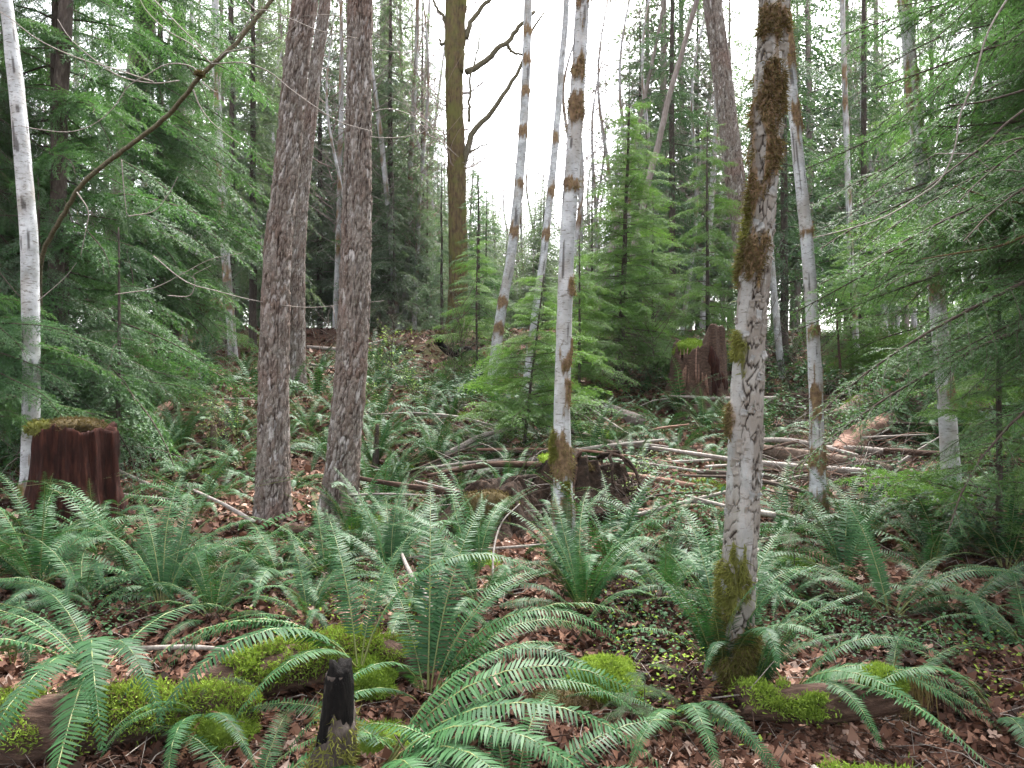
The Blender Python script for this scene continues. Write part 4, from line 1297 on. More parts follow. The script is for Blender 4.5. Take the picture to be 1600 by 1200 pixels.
# dark rotten stump behind the white alder, and the root snag on the ridge
bDS = ground_at(905, 782)
DS, _ = stump('tree_stump', 'dark hollow rotten stump with moss behind the white alder', bDS, .62, .50, .34, [M['root_dark']], 11, .6, groove=.4)
moss_mound('moss', (.02, -.36, .36), (.10, .07, .07), 500, 32, DS, ('dull_moss',), .024)
moss_mound('moss', (-.22, -.12, .42), (.2, .14, .06), 700, 33, DS, ('moss',), .024)
rg = np.random.default_rng(15)
for q in range(7):
    a = rg.uniform(-3.1, .1)
    p = np.array([.44 * math.cos(a), .44 * math.sin(a), rg.uniform(.25, .5)])
    mb = MB()
    add_tube(mb, [p * [.6, .6, 1], p + [0, 0, .05], p * [1.3, 1.3, .6] + rg.normal(0, .06, 3), p * [1.6, 1.6, .1] + rg.normal(0, .08, 3)], [.022, .016, .006], 6, 12, 0, .3, .012)
    obj('root', mb.mesh('root', [M[('root_dark', 'rot2')[q % 2]]], True), DS)
bRM = ground_at(772, 822)
RM, _ = stump('tree_stump', 'low mound of rotten roots and moss left of the white alder', bRM, .50, .44, .22, [M['root_dark']], 13, .5, groove=.4)
moss_mound('moss', (-.05, -.33, .16), (.24, .16, .22), 1500, 34, RM, ('dull_moss',), .022)
moss_mound('moss', (.12, -.22, .26), (.12, .10, .06), 500, 35, RM, ('moss',), .02)
bSN = ground_at(722, 575)
SN = empty('root_snag', bSN)
tag(SN, 'mossy twisted root snag in front of the maple foot', 'snag')
for pts, rr in [([(722, 590), (716, 560), (700, 548), (688, 530), (690, 520)], (.11, .07)), ([(712, 560), (728, 545), (742, 555), (752, 548)], (.12, .04)),
                ([(700, 552), (708, 535), (712, 525)], (.06, .03)), ([(716, 565), (700, 570), (695, 560)], (.05, .03)), ([(690, 530), (684, 535)], (.08, .06))]:
    mb = MB()
    add_tube(mb, rel(px_path(pts, bSN.y), bSN), rr, 9, 12, 0, .3, .025)
    obj('root', mb.mesh('root', [M['char'] if rr[0] > .1 else M['rot2']], True), SN)
moss_mound('moss', tuple(at(690, 524, bSN.y - .05) - bSN), (.13, .1, .1), 350, 36, SN, ('dull_moss',), .04)

# short charred post in the foreground
pb = on(503, 2.86)
PS = empty('broken_snag', pb)
tag(PS, 'short broken post charred black at its top, mossy below', 'snag')
me, tm = trunk('post', [(0, 0, -.2), (.01, 0, .12), (.05, .02, .32), (.062, .03, .55)], [.075, .072, .064, .050], M['dark_bark'], 'plain', 40, .012, 61, (), .2, [(.40, -1.5, .16, 3, 1.0), (.15, -1.5, .3, 3, 1.1)], 3000)
obj('post', me, PS)
tag(obj('moss', tm, PS), kind='stuff')
mb = MB()
cc = catmull([(.040, .015, .27), (.052, .02, .36), (.060, .028, .50), (.064, .03, .575)], 26)
V, T3, Q = tube_arrays(cc, np.interp(np.linspace(0, 1, 26), [0, .15, .8, 1], [.062, .066, .056, .046]), 30)
V[:780] += .006 * fbm(V[:780, 0] * 60, V[:780, 1] * 60, V[:780, 2] * 14, 3, 4)[:, None] * np.array([1, 1, 0])
V[750:780, 2] += .035 * vnoise(np.arange(30) * .6, 0, 0, 3)
mb.add(V, T3, Q)
o = obj('charred_top', mb.mesh('charred_top', [M['char']], True), PS)

# logs
def gp(px, py, dz=0.0):
    p = ground_at(px, py)
    p.z += dz
    return p
def LY(px, Y, dz=0.0):
    p = on(px, Y)
    p.z += dz
    return p

log('fallen_log', 'moss covered log across the lower left corner', [LY(-120, 3.15, .08), LY(120, 3.2, .10), LY(300, 3.3, .10), LY(395, 3.4, .07)], [.13, .14, .12, .08], M['rot2'], 71,
    moss=[(.3, .6, 8000, 'moss'), (.75, .4, 6500, 'moss'), (.55, .6, 3600, 'dull_moss')])
log('fallen_log', 'mossy decayed log running behind the charred post', [LY(290, 3.62, .06), LY(450, 3.75, .09), LY(560, 3.85, .10), LY(680, 3.9, .04)], [.08, .11, .12, .07], M['rot2'], 72,
    moss=[(.15, .3, 4500, 'moss'), (.45, .3, 3600, 'moss'), (.75, .3, 5200, 'moss'), (.5, .5, 3000, 'dull_moss')])
moss_mound('moss_clump', LY(945, 3.72, .0), (.20, .17, .20), 5200, 41, None, ('moss',), .020, 'bright green mossy hump left of the nearest alder foot')
moss_mound('moss_clump', LY(572, 3.7, .05), (.15, .13, .13), 3000, 42, None, ('moss',), .018, 'rounded moss cushion right behind the charred post')
moss_mound('moss_clump', LY(335, 3.25, .06), (.16, .12, .10), 2600, 43, None, ('moss',), .018, 'moss cushion on the lower left log')
moss_mound('moss_clump', LY(880, 3.55, -.02), (.22, .14, .10), 2200, 44, None, ('dull_moss',), .018, 'dull moss below the bright hump by the arching fern')
moss_mound('moss_clump', LY(600, 3.3, -.02), (.25, .15, .10), 2200, 45, None, ('moss',), .016, 'low moss between the charred post and the middle fern')
moss_mound('moss_clump', gp(1235, 885, .0), (.20, .12, .07), 1200, 46, None, ('moss',), .024, 'flat moss cushion right behind the nearest alder')
moss_mound('moss_clump', LY(18, 3.25, .12), (.16, .1, .07), 1800, 47, None, ('moss',), .016, 'moss cushion at the left edge on the lower left log')
RL = log('fallen_log', 'rotten brown log right of the nearest alder with two moss cushions', [LY(1160, 3.45, .10), LY(1290, 3.45, .19), LY(1402, 3.5, .27)], [.075, .088, .088], M['rot2'], 73, n=40, ds=.012, splinter=.03, rough=.22,
    moss=[(.22, .14, 2200, 'moss'), (.4, .10, 1700, 'moss')])
moss_mound('moss_clump', LY(1378, 3.47, .32), (.10, .09, .07), 2600, 48, None, ('moss',), .018, 'bright moss cushion on the end of the rotten brown log')
mbx = MB()
rg = np.random.default_rng(9)
k = 700
pp = np.array(LY(1408, 3.5, .30)) + rg.normal(0, 1, (k, 3)) * [.05, .05, .03]
blades(mbx, pp, np.tile([0, 0, -1.], (k, 1)), .10, .006, rg, 0, .18)
o = obj('hanging_moss', mbx.mesh('hanging_moss', [M['dull_moss']]))
tag(o, 'stringy moss hanging from the end of the rotten brown log', 'moss')
log('fallen_log', 'moss draped log in the bottom right corner', [LY(1290, 3.05, .02), LY(1390, 2.95, .05), LY(1500, 2.75, .04)], [.05, .065, .06], M['log'], 74, moss=[(.5, .5, 3600, 'moss')])
log('fallen_branch', 'grey bare pole lying in the bottom right corner', [LY(1268, 3.08, .07), LY(1330, 2.95, .05), LY(1480, 2.62, .05)], [.018, .022, .024], M['pale_stick'], 75, 'branch', n=12)
log('fallen_log', 'grey mossy log sloping down right of the white alder', [gp(893, 612, .05), gp(940, 640, .05), gp(1000, 668, .1)], [.12, .11, .10], M['far_bark'], 76, moss=[(.1, .2, 900, 'moss'), (.5, .2, 300, 'moss')], blade=.035)
log('fallen_log', 'thick mossy log with pale broken end on the right slope', [gp(1425, 655, .30), gp(1380, 655, .32), gp(1310, 685, .25)], [.22, .24, .2], M['log'], 77, moss=[(.3, .3, 2600, 'moss'), (.75, .2, 600, 'moss')], blade=.03, splinter=.06)
log('log_chunk', 'broken pink split log chunk lying on the right slope', [gp(1306, 735, .20), gp(1345, 712, .30), gp(1388, 690, .34)], [.12, .15, .11], M['split'], 78, n=24, splinter=.16, rough=.3)
log('fallen_log', 'long dark pole across the brush at the right', [gp(1190, 735, .25), gp(1330, 755, .25), gp(1462, 775, .2)], [.09, .07, .04], M['log'], 79, n=14)
log('fallen_branch', 'pale pole lying across the brush above the dark pole', [gp(1190, 722, .3), gp(1250, 732, .34), gp(1340, 748, .28)], [.035, .03, .02], M['pale_stick'], 80, 'branch', n=10)
log('fallen_branch', 'slender pole rising across the brush to the right', [gp(1200, 745, .1), gp(1300, 735, .2), gp(1395, 705, .35)], [.02, .018, .01], M['twig'], 81, 'branch', n=8)
log('fallen_branch', 'brown pole leaning on the mossy log at the right', [gp(1330, 650, .2), gp(1400, 628, .35), gp(1425, 612, .5)], [.05, .045, .03], M['split'], 82, 'branch', n=10)
log('fallen_log', 'orange mossy log leaning across the left background', [at(195, 512, 17), at(265, 492, 17), at(345, 474, 17)], [.09, .12, .13], M['maple'], 83, n=16, ds=.08, moss=[(.7, .3, 300, 'dull_moss')], blade=.05)
log('fallen_log', 'short pale log end lying in ferns at the left', [gp(232, 662, .08), gp(262, 645, .1)], [.07, .09], M['split'], 84, n=16)
log('fallen_log', 'dark log lying in the ferns at the foot of the firs', [gp(440, 838, .06), gp(520, 846, .05), gp(600, 858, .04)], [.07, .06, .05], M['rot2'], 85, n=16)
log('fallen_branch', 'pale grey stick lying over the mossy logs at the left', [LY(140, 3.75, .20), LY(230, 3.75, .22), LY(340, 3.75, .22), LY(410, 3.80, .12)], [.015, .014, .012, .007], M['twig'], 86, 'branch', n=10)
log('fallen_branch', 'white forked stick among ferns in the middle', [gp(622, 892, .20), gp(640, 925, .14), gp(665, 950, .08), gp(688, 982, .03)], [.010, .013, .015, .016], M['pale_stick'], 87, 'branch', n=8)
log('fallen_branch', 'thin white stick lying beside the forked stick', [gp(620, 930, .06), gp(660, 945, .06), gp(702, 962, .05)], [.010, .010, .007], M['pale_stick'], 88, 'branch', n=8)
log('fallen_branch', 'pale bent twig standing beside the middle fern', [gp(770, 920, .0), gp(772, 905, .22), gp(785, 890, .36), gp(812, 878, .45)], [.009, .008, .006, .004], M['pale_stick'], 89, 'branch', n=8)
log('fallen_branch', 'pale pole lying right of the dark hollow stump', [gp(925, 703, .12), gp(985, 706, .10), gp(1045, 712, .05)], [.035, .03, .022], M['pale_stick'], 90, 'branch', n=10)
log('fallen_branch', 'thin pole slanting down to the right above the hollow stump', [gp(918, 655, .2), gp(960, 685, .2), gp(1010, 708, .1)], [.02, .02, .012], M['twig'], 91, 'branch', n=8)
log('fallen_branch', 'thin dark branch leaning up from the ferns behind the firs', [gp(575, 770, .05), gp(660, 755, .2), gp(730, 745, .35), gp(770, 735, .35)], [.02, .017, .012, .006], M['dark_twig'], 92, 'branch', n=8)
log('fallen_branch', 'long grey pole lying between the red stump and the firs', [gp(165, 745, .15), gp(235, 775, .12), gp(305, 795, .05)], [.022, .02, .012], M['twig'], 93, 'branch', n=8)
log('fallen_branch', 'second grey pole lying just below the longer one', [gp(180, 785, .1), gp(240, 790, .08), gp(320, 792, .06)], [.015, .014, .01], M['twig'], 94, 'branch', n=8)
log('fallen_branch', 'grey branch lying on the ridge left of the maple', [gp(480, 548, .1), gp(540, 552, .1), gp(600, 540, .15)], [.05, .05, .03], M['twig'], 95, 'branch', n=8)
log('fallen_log', 'dark log on the ridge between the firs and the maple', [gp(600, 535, .1), gp(620, 545, .1), gp(640, 552, .1)], [.12, .14, .12], M['rot2'], 96, n=14, moss=[(.3, .4, 200, 'dull_moss')], blade=.05)
log('broken_snag', 'thin mossy dead stake standing right of the right fir', [gp(586, 735, -.05), gp(588, 735, .25), gp(590, 735, .6)], [.05, .04, .02], M['dark_bark'], 97, 'snag', n=10, ds=.02, moss=[(.5, .5, 500, 'dull_moss')])
log('broken_snag', 'short mossy broken stub among ferns left of the firs', [gp(333, 700, -.05), gp(333, 700, .15), gp(334, 700, .32)], [.06, .05, .035], M['log'], 98, 'snag', n=12, ds=.02, moss=[(.2, .3, 400, 'moss')])
log('broken_snag', 'reddish thin dead stake beside the slim alder at the right', [gp(1318, 620, -.05), gp(1312, 620, .7), gp(1308, 620, 1.5)], [.03, .025, .01], M['rot2'], 99, 'snag', n=8, ds=.1)
rg = np.random.default_rng(55)
for q in range(44):                                    # smaller fallen sticks scattered on the slope
    px, py = rg.uniform(180, 1420), rg.uniform(540, 900)
    a = ground_at(px, py)
    l = rg.uniform(.5, 1.7)
    an = rg.uniform(-.5, .5) + (math.pi if rg.uniform() < .5 else 0)
    e = Vector((a.x + l * math.cos(an), a.y + l * math.sin(an) * .8, 0)); e.z = float(H(e.x, e.y)) + rg.uniform(.1, .45)
    a.z += rg.uniform(.05, .35)
    r = rg.uniform(.008, .024)
    log('fallen_branch', 'thin dead stick lying on the ferny slope', [a, (a + e) / 2 + Vector((0, 0, rg.uniform(-.02, .06))), e], [r, r * .8, r * .4], M[('pale_stick', 'twig', 'dark_twig')[q % 3]], 1000 + q, 'branch', 'dead sticks on the slope', n=6)

rg = np.random.default_rng(58)
for q in range(30):
    px, py = rg.uniform(900, 1450), rg.uniform(630, 835)
    if q > 22: px, py = rg.uniform(690, 1000), rg.uniform(700, 830)
    a = ground_at(px, py)
    l = rg.uniform(.9, 2.6)
    an = rg.normal(0, .35) + (math.pi if rg.uniform() < .5 else 0)
    e = Vector((a.x + l * math.cos(an), a.y + l * math.sin(an), 0)); e.z = float(H(e.x, e.y)) + rg.uniform(.15, .5)
    a.z += rg.uniform(.1, .35)
    r = rg.uniform(.014, .045)
    log('fallen_branch', 'dead branch', [a, (a + e) / 2 + Vector((0, 0, rg.uniform(-.05, .08))), e], [r, r * .8, r * .4], M[('pale_stick', 'twig', 'dark_twig', 'split', 'rot2')[q % 5]], 1200 + q, 'branch', 'dead branches among the brush', n=7)
# brush pile at the right (uncountable fine twigs)
def brush(name, px0, px1, py0, py1, k, seed, label, mats, lmax=.9, zmax=.5):
    rg = np.random.default_rng(seed)
    mb = MB()
    for q in range(k):
        p = np.array(ground_at(rg.uniform(px0, px1), rg.uniform(py0, py1)))
        p[2] += rg.uniform(0, zmax * .6)
        a = rg.uniform(0, 6.28)
        l = rg.uniform(.25, 1) * lmax
        d = np.array([math.cos(a), math.sin(a), rg.normal(.25, .35)]) * l
        r = rg.uniform(.0025, .006)
        add_tube(mb, [p, p + d * .5 + rg.normal(0, .1 * l, 3), p + d + [0, 0, -.12 * l]], [r, r * .8, r * .35], 3, 5, int(rg.integers(0, len(mats))), 0)
    tag(obj(name, mb.mesh(name, mats)), label, 'brush', kind='stuff')
brush('brush_pile', 1190, 1430, 625, 815, 900, 61, 'tangle of dead twigs between the logs on the right slope', [M['twig'], M['dark_twig'], M['rot2'], M['split']])
brush('brush', 700, 1010, 690, 835, 420, 66, 'brown twigs and root debris round the hollow stump', [M['rot2'], M['dark_twig'], M['twig']], .7, .5)
brush('brush', 1500, 1610, 740, 900, 160, 62, 'dry brown twigs under the hemlock at the right edge', [M['rot2'], M['dark_twig']])
brush('brush', 0, 180, 600, 770, 170, 63, 'dead twigs around the red stump', [M['twig'], M['dark_twig']], 1.0, .7)
brush('brush', 480, 800, 490, 620, 150, 64, 'dead twigs on the leafy ridge', [M['twig'], M['dark_twig']], 1.2, .3)

# ---- the leaning bare stem and its arching twigs at the upper left
LS = empty('leaning_stem', on(78, 9.2))
tag(LS, 'long mossy bare stem leaning diagonally across the upper left', 'tree')
def px_tube(root, name, pts, Y, rr, mat, seg=24, n=6, wob=0.0):
    mb = MB()
    add_tube(mb, rel(px_path(pts, Y), root.location), rr, n, seg, 0, .5, wob)
    return obj(name, mb.mesh(name, [mat], True), root)
px_tube(LS, 'stem', [(78, 640), (66, 520), (64, 410), (98, 338), (133, 283), (200, 230), (262, 180), (318, 115), (370, 66), (432, -8), (520, -110)], [9.2, 8.6, 8.0, 7.5, 7.2, 6.9, 6.6, 6.3, 6.3, 6.3, 6.3], (.026, .025, .022, .018, .015), M['stem_bark'], 90, 10, .003)
moss_mound('moss', tuple(at(312, 117, 6.27) - LS.location), (.035, .035, .03), 250, 71, LS, ('dull_moss',), .018)
for pts in [
    [(311, 116), (298, 103), (262, 100), (228, 118), (200, 135), (180, 165), (150, 192), (110, 206), (60, 202), (28, 196)],
    [(330, 100), (380, 98), (420, 112), (455, 140), (490, 165), (530, 190), (580, 205)],
    [(316, 128), (322, 133), (338, 144), (342, 136)],
    [(302, 140), (312, 165), (330, 190), (352, 208), (375, 225)],
    [(366, 62), (378, 50), (384, 40), (400, 18), (422, 17), (460, 32), (500, 48), (560, 60)],
    [(404, 20), (392, 8), (378, -8)],
    [(343, 92), (352, 82), (372, 78), (420, 66), (450, 50), (470, 30)],
    [(240, 128), (180, 108), (120, 90), (60, 62), (18, 30), (-10, 12)],
    [(280, 126), (240, 130), (190, 120), (150, 95), (110, 60), (90, 30)],
    [(330, 99), (300, 70), (262, 48), (230, 18), (214, -10)],
    [(120, 300), (138, 330), (134, 360), (126, 400)],
    [(190, 250), (194, 300), (198, 335)],
    [(200, 338), (240, 330), (262, 305), (278, 276)],
    [(236, -5), (300, 60), (340, 95)],
]:
    px_tube(LS, 'twig', pts, 6.25, (.0062, .0028), M['twig'], 26, 4)
VS = empty('vine_maple', on(560, 7.2))
tag(VS, 'thin arching grey twigs crossing in front of the two close firs', 'shrub')
for pts in [[(240, 400), (290, 440), (340, 455), (400, 470), (470, 480), (520, 478), (600, 470)], [(180, 460), (240, 450), (290, 425), (330, 405), (380, 395)],
            [(262, 462), (296, 462), (305, 440), (302, 430), (330, 415)], [(533, 60), (580, 75), (640, 82), (672, 66)], [(533, 172), (570, 178), (610, 170), (660, 190), (700, 230), (716, 245)],
            [(530, 200), (590, 215), (650, 210), (680, 190), (690, 150)], [(60, 470), (100, 435), (120, 410)], [(365, 10), (420, 30), (520, 24), (600, 60)]]:
    px_tube(VS, 'twig', pts, 7.2, (.0055, .0025), M['twig'], 24, 4)
px_tube(VS, 'twig', [(560, 790), (556, 700), (540, 600), (520, 478)], 7.2, (.008, .005), M['twig'], 20, 4)
BS = empty('bare_shrub', on(1310, 4.3))
tag(BS, 'thin arching bare grey stem crossing the sprays at the upper right', 'branch')
px_tube(BS, 'stem', [(1600, -40), (1560, 20), (1540, 60), (1520, 130), (1500, 180), (1492, 230), (1470, 280), (1430, 310), (1380, 340), (1310, 362), (1268, 372)], 4.3, (.006, .005, .003), M['twig'], 40, 6)
px_tube(BS, 'twig', [(1600, 268), (1545, 262), (1520, 242), (1460, 240)], 4.35, (.006, .003), M['twig'], 14, 4)
px_tube(BS, 'twig', [(1610, 165), (1570, 195), (1540, 225), (1500, 255), (1440, 300)], 4.35, (.009, .004), M['dark_twig'], 20, 5)
px_tube(BS, 'twig', [(1620, 135), (1570, 150), (1530, 160), (1480, 165)], 4.5, (.009, .004), M['dark_twig'], 14, 5)
for pts in [[(1620, 360), (1560, 385), (1500, 395), (1440, 405)], [(1610, 318), (1560, 312), (1490, 290)]]:
    px_tube(BS, 'twig', pts, 4.6, (.010, .004), M['maple'], 14, 5)

# ---- maple leaves large enough to see singly
def maple_leaf(p, r, yaw, tilt, seed, label, mi):
    rg = np.random.default_rng(seed)
    a = np.linspace(0, 2 * np.pi, 31)[:-1]
    rad = r * (.42 + .50 * np.abs(np.cos(2.5 * (a + np.pi)))) * (1 - .55 * np.exp(-((a - np.pi) / .35) ** 2)) * rg.uniform(.85, 1.1, 30)
    V = np.stack([rad * np.cos(a), rad * np.sin(a), .22 * rad * np.sin(a * 3 + seed) + .25 * rad ** 2 / r], 1)
    V = np.vstack([[0, 0, 0], V])
    T = [(0, k + 1, (k + 1) % 30 + 1) for k in range(30)]
    o = obj('maple_leaf', mk('maple_leaf', V, T, None, [M['litter']], attrs={'rnd': np.full(31, mi)}, smooth=True))
    o.location = p + Vector((0, 0, .03))
    o.rotation_euler = (tilt, rg.normal(0, .3), yaw)
    tag(o, label, 'leaf')
maple_leaf(gp(773, 1082, .03), .058, 1.2, .7, 1, 'pale tan maple leaf lying by the middle fern', .92)
maple_leaf(gp(652, 1092, .03), .05, 2.0, .9, 2, 'curled orange brown leaf left of the middle fern base', .7)
maple_leaf(gp(650, 1012, .02), .04, .4, .3, 3, 'pale leaf above the moss cushion behind the post', .95)
maple_leaf(gp(660, 1032, .02), .05, .4, .5, 4, 'brown leaf on the moss right of the cushion', .55)
maple_leaf(gp(25, 1130, .12), .09, 2.7, .8, 5, 'large curled brown leaf at the lower left edge', .68)
maple_leaf(gp(155, 1095, .14), .035, .3, .2, 6, 'small tan leaf caught on the lower left fern', .85)
maple_leaf(gp(312, 1112, .14), .03, 1.3, .2, 7, 'small orange leaf on the lower left moss', .75)
maple_leaf(gp(1212, 1062, .04), .05, .2, .4, 8, 'tan leaf beside the near end of the rotten brown log', .85)
maple_leaf(gp(1150, 1130, .02), .045, 1.2, .2, 9, 'grey brown leaf below the nearest alder foot', .6)
maple_leaf(gp(1545, 1185, .03), .06, 2.2, .3, 10, 'orange leaf in the bottom right corner', .75)
for q in range(46):
    rg = np.random.default_rng(880 + q)
    maple_leaf(gp(rg.uniform(1010, 1560) if q % 2 else rg.uniform(380, 1000), rg.uniform(960, 1190), .015), rg.uniform(.025, .05), rg.uniform(0, 6.28), rg.normal(0, .35), 900 + q, 'brown dead leaf lying on the litter in the foreground', rg.uniform(.35, .95))
    bpy.data.objects[-1] if False else None
for o in COL.objects:
    if o.name.startswith('maple_leaf') and o['label'].startswith('brown dead leaf lying'): o['group'] = 'dead leaves in the foreground'

MOSSES = []
rg = np.random.default_rng(303)
for q in range(22):
    px, py = rg.uniform(200, 1180), rg.uniform(560, 930)
    sc = rg.uniform(.12, .32)
    MOSSES.append(moss_mound('moss_clump', gp(px, py, -.03), (sc, sc * .8, sc * .5), 900, 500 + q, None, ('moss' if q % 3 else 'dull_moss',), .03, 'moss', 'moss clumps on the slope'))
# ================================================================== FERNS AND SMALL PLANTS
PLACED = []
def put(px, py, size, n, seed, label, habit='mixed', az=None, dead=0, Y=None, dz=0.0, fronds=None, lod=None):
    p = ground_at(px, py) if Y is None else on(px, Y)
    p.z += dz
    PLACED.append((p.x, p.y, size * .5))
    return fern(p, size, n, (0 if p.y < 5.6 else 1) if lod is None else lod, seed, label, None, habit, az, dead, fronds=fronds)

# azimuth 0 = right, 90 = away, 180 = left, 270 = towards the camera
put(668, 1096, 1.0, 2, 1, 'large fern in the middle foreground with two tall standing fronds', 'upright', None, 2, fronds=[
    (100, 1.15, 0, 0), (70, 1.05, 0, .02), (40, .95, 2, .0), (15, .85, 1, 0), (352, 1.15, 3, .05), (338, 1.0, 4, .05), (120, .9, 2, 0), (235, .8, 6, 0), (20, 1.0, 4, .05), (85, .9, 1, 0)])
put(590, 1105, 1.15, 0, 31, 'low fern right of the charred post with big fronds spreading to the bottom edge', 'flat', None, 2, Y=3.05, dz=.05, fronds=[
    (345, 1.25, 5, 0), (330, 1.15, 5, 0), (314, 1.1, 6, 0), (2, 1.2, 4, 0), (298, .95, 6, 0), (18, 1.0, 3, 0), (284, .8, 7, 0), (250, .7, 6, 0), (322, 1.2, 9, 0)])
put(150, 1030, 1.0, 2, 2, 'large fern with fronds drooping over the lower left log', 'flat', None, 1, Y=3.5, dz=.22, fronds=[
    (300, 1.15, 5, .0), (284, 1.1, 6, 0), (205, 1.05, 5, 0), (190, .95, 4, 0), (172, .85, 4, 0), (284, 1.0, 6, 0), (228, 1.0, 5, 0), (150, .8, 3, 0), (300, .7, 6, 0), (292, 1.2, 9, 0), (312, 1.0, 5, 0)])
put(560, 1004, 1.0, 2, 3, 'fern behind the charred post with one long frond arching left', 'mixed', None, 0, Y=3.6, dz=.22, fronds=[(236, 1.1, 5, 0), (222, 1.1, 5, 0), (204, .9, 5, 0), (60, .8, 1, 0), (120, .9, 1, 0), (250, .8, 6, 0)])
put(800, 1215, .95, 0, 32, 'fern at the bottom edge with fronds fanning to both sides', 'flat', None, 0, Y=2.75, dz=.02, fronds=[(20, .95, 5, 0), (345, .9, 6, 0), (165, .9, 5, 0), (200, .8, 6, 0), (60, .8, 4, 0), (120, .8, 4, 0)])
put(395, 1190, .9, 0, 33, 'small fern in the shade left of the charred post', 'flat', None, 1, Y=2.9, fronds=[(20, .7, 5, 0), (160, .8, 5, 0), (200, .8, 6, 0), (330, .7, 6, 0), (90, .6, 4, 0), (270, .7, 7, 0)])
put(1560, 1120, .9, 5, 34, 'fern at the right edge in front of the hollow', 'flat', (100, 300), 1)
put(1130, 1070, .85, 17, 4, 'dark upright fern clasping the foot of the nearest alder', 'upright', (20, 340), 3)
put(1172, 1092, .7, 9, 104, 'smaller fern hugging the right side of the nearest alder foot', 'upright', (-80, 60), 0)
put(1392, 968, .95, 7, 5, 'spreading fern behind the rotten log with long frond reaching right', 'mixed', (60, 190), 1, dz=.02, fronds=[(345, 1.0, 4, 0), (332, 1.05, 4, 0), (5, .9, 3, 0), (20, .8, 3, 0), (318, .8, 5, 0), (355, .7, 9, 0)])
put(1610, 1015, .85, 9, 6, 'fern at the right edge level with the rotten log', 'mixed', None, 1)
put(60, 925, 1.0, 14, 7, 'tall fern at the left edge below the slim alder', 'mixed', (20, 330), 1)
put(255, 955, .95, 13, 8, 'fern with slim upright fronds above the pale stick', 'upright', (10, 200), 1)
put(440, 912, .85, 13, 9, 'wide fern in front of the close firs with brown dead fronds', 'flat', None, 5)
put(205, 905, .9, 12, 10, 'arching fern left of the firs in the dense bed', 'mixed')
put(640, 1190, .9, 6, 11, 'low fern at the bottom edge right of the charred post', 'flat', (150, 380))
put(1235, 1085, .95, 4, 12, 'fern below the rotten log with fronds hanging to the bottom', 'flat', None, 0, dz=.03, fronds=[(300, .85, 5, 0), (320, .8, 5, 0), (340, .9, 9, 0), (350, .95, 9, 0), (285, .7, 6, 0)])
put(1392, 1118, .6, 2, 13, 'small fern with one bright frond reaching right in the hollow', 'mixed', (0, 60), 0, fronds=[(8, .72, 3, 0), (18, .6, 3, 0)])
put(1060, 1120, .7, 3, 14, 'dark fern with hanging fronds left below the nearest alder', 'flat', None, 2, fronds=[(270, .75, 5, 0), (300, .7, 6, 0), (245, .7, 6, 0)])
put(320, 1095, .55, 4, 15, 'small fern hanging from the lower left moss', 'flat', (220, 320), 3, Y=3.25, dz=.14)
put(20, 1040, .8, 6, 16, 'fern at the left edge above the lower left log', 'flat', (150, 330), 1)
put(745, 915, .85, 7, 17, 'dark fern with tall frond leaning left of the white alder', 'upright', (60, 260))
put(880, 905, .8, 8, 18, 'fern with many brown fronds at the foot of the white alder', 'upright', (10, 170), 9)
put(960, 905, .95, 14, 19, 'full upright fern right of the white alder', 'upright', None, 1)
put(1035, 935, .9, 12, 20, 'fern between the white alder and the nearest alder', 'mixed', None, 1)
put(840, 800, .7, 9, 36, 'fern on the dark ground between the rotten root mound and the white alder', 'flat')
put(935, 835, .8, 10, 37, 'fern directly in front of the dark hollow stump', 'flat', None, 2)
put(1010, 840, .9, 12, 21, 'arching fern right of the dark hollow stump', 'flat')
put(610, 905, .9, 11, 23, 'fern with tall fronds behind the white forked stick', 'upright', (30, 180), 1)
put(510, 905, .8, 10, 24, 'fern left of the white forked stick', 'mixed', None, 2)
put(1320, 905, .9, 10, 25, 'upright fern behind the spreading fern at the right', 'upright', (30, 200))
put(1215, 850, .8, 9, 26, 'fern left of the thin spotted alder foot', 'mixed')
put(1060, 705, 1.0, 10, 27, 'pale arching fern below the old cedar stump', 'flat')
put(1500, 960, .9, 10, 28, 'fern in the right foreground under hemlock sprays', 'flat')
put(690, 600, 1.1, 14, 29, 'large dark fern below the root snag', 'flat')
put(1450, 900, .8, 9, 30, 'fern under the veiled broad alder', 'mixed')

LAND = [('the red stump', 115, 800, 90), ('the left fir foot', 428, 805, 80), ('the right fir foot', 530, 805, 80), ('the white alder', 884, 870, 90), ('the nearest alder', 1150, 960, 110),
        ('the thin spotted alder', 1277, 830, 80), ('the dark hollow stump', 905, 770, 80), ('the rotten root mound', 772, 815, 80), ('the old cedar stump', 1092, 640, 90), ('the split log chunk', 1345, 700, 90),
        ('the thick mossy log', 1390, 645, 80), ('the little hemlock', 815, 715, 70), ('the root snag', 718, 570, 60), ('the slim left alder', 47, 795, 70), ('the grey half hidden fir', 462, 605, 60), ('the veiled broad alder', 1492, 812, 90)]
def where(p, land=None):
    px = 800 + p.x / p.y * F
    py = 600 - (p.z - CZ) / p.y * F
    nm, lx, ly, s_ = min(land or LAND, key=lambda l: math.hypot((l[1] - px), (l[2] - py) * 1.4))
    dx, dy = px - lx, (py - ly) * 1.4
    dist = math.hypot(dx, dy)
    if abs(dx) > 2.2 * abs(dy): side = 'right of' if dx > 0 else 'left of'
    elif abs(dy) > 2.2 * abs(dx): side = 'in front of' if dy > 0 else 'behind'
    else: side = ('in front and ' if dy > 0 else 'behind and ') + ('right of' if dx > 0 else 'left of')
    side = side.replace('in front and', 'before and')
    return ('close ' if dist < 55 else ('' if dist < 120 else 'well ')) + side + ' ' + nm
def share(objs, labs, grp):
    """give labels; those that still coincide share the group"""
    from collections import Counter
    c = Counter(labs)
    for o, l in zip(objs, labs):
        o['label'] = l
        o['group'] = grp
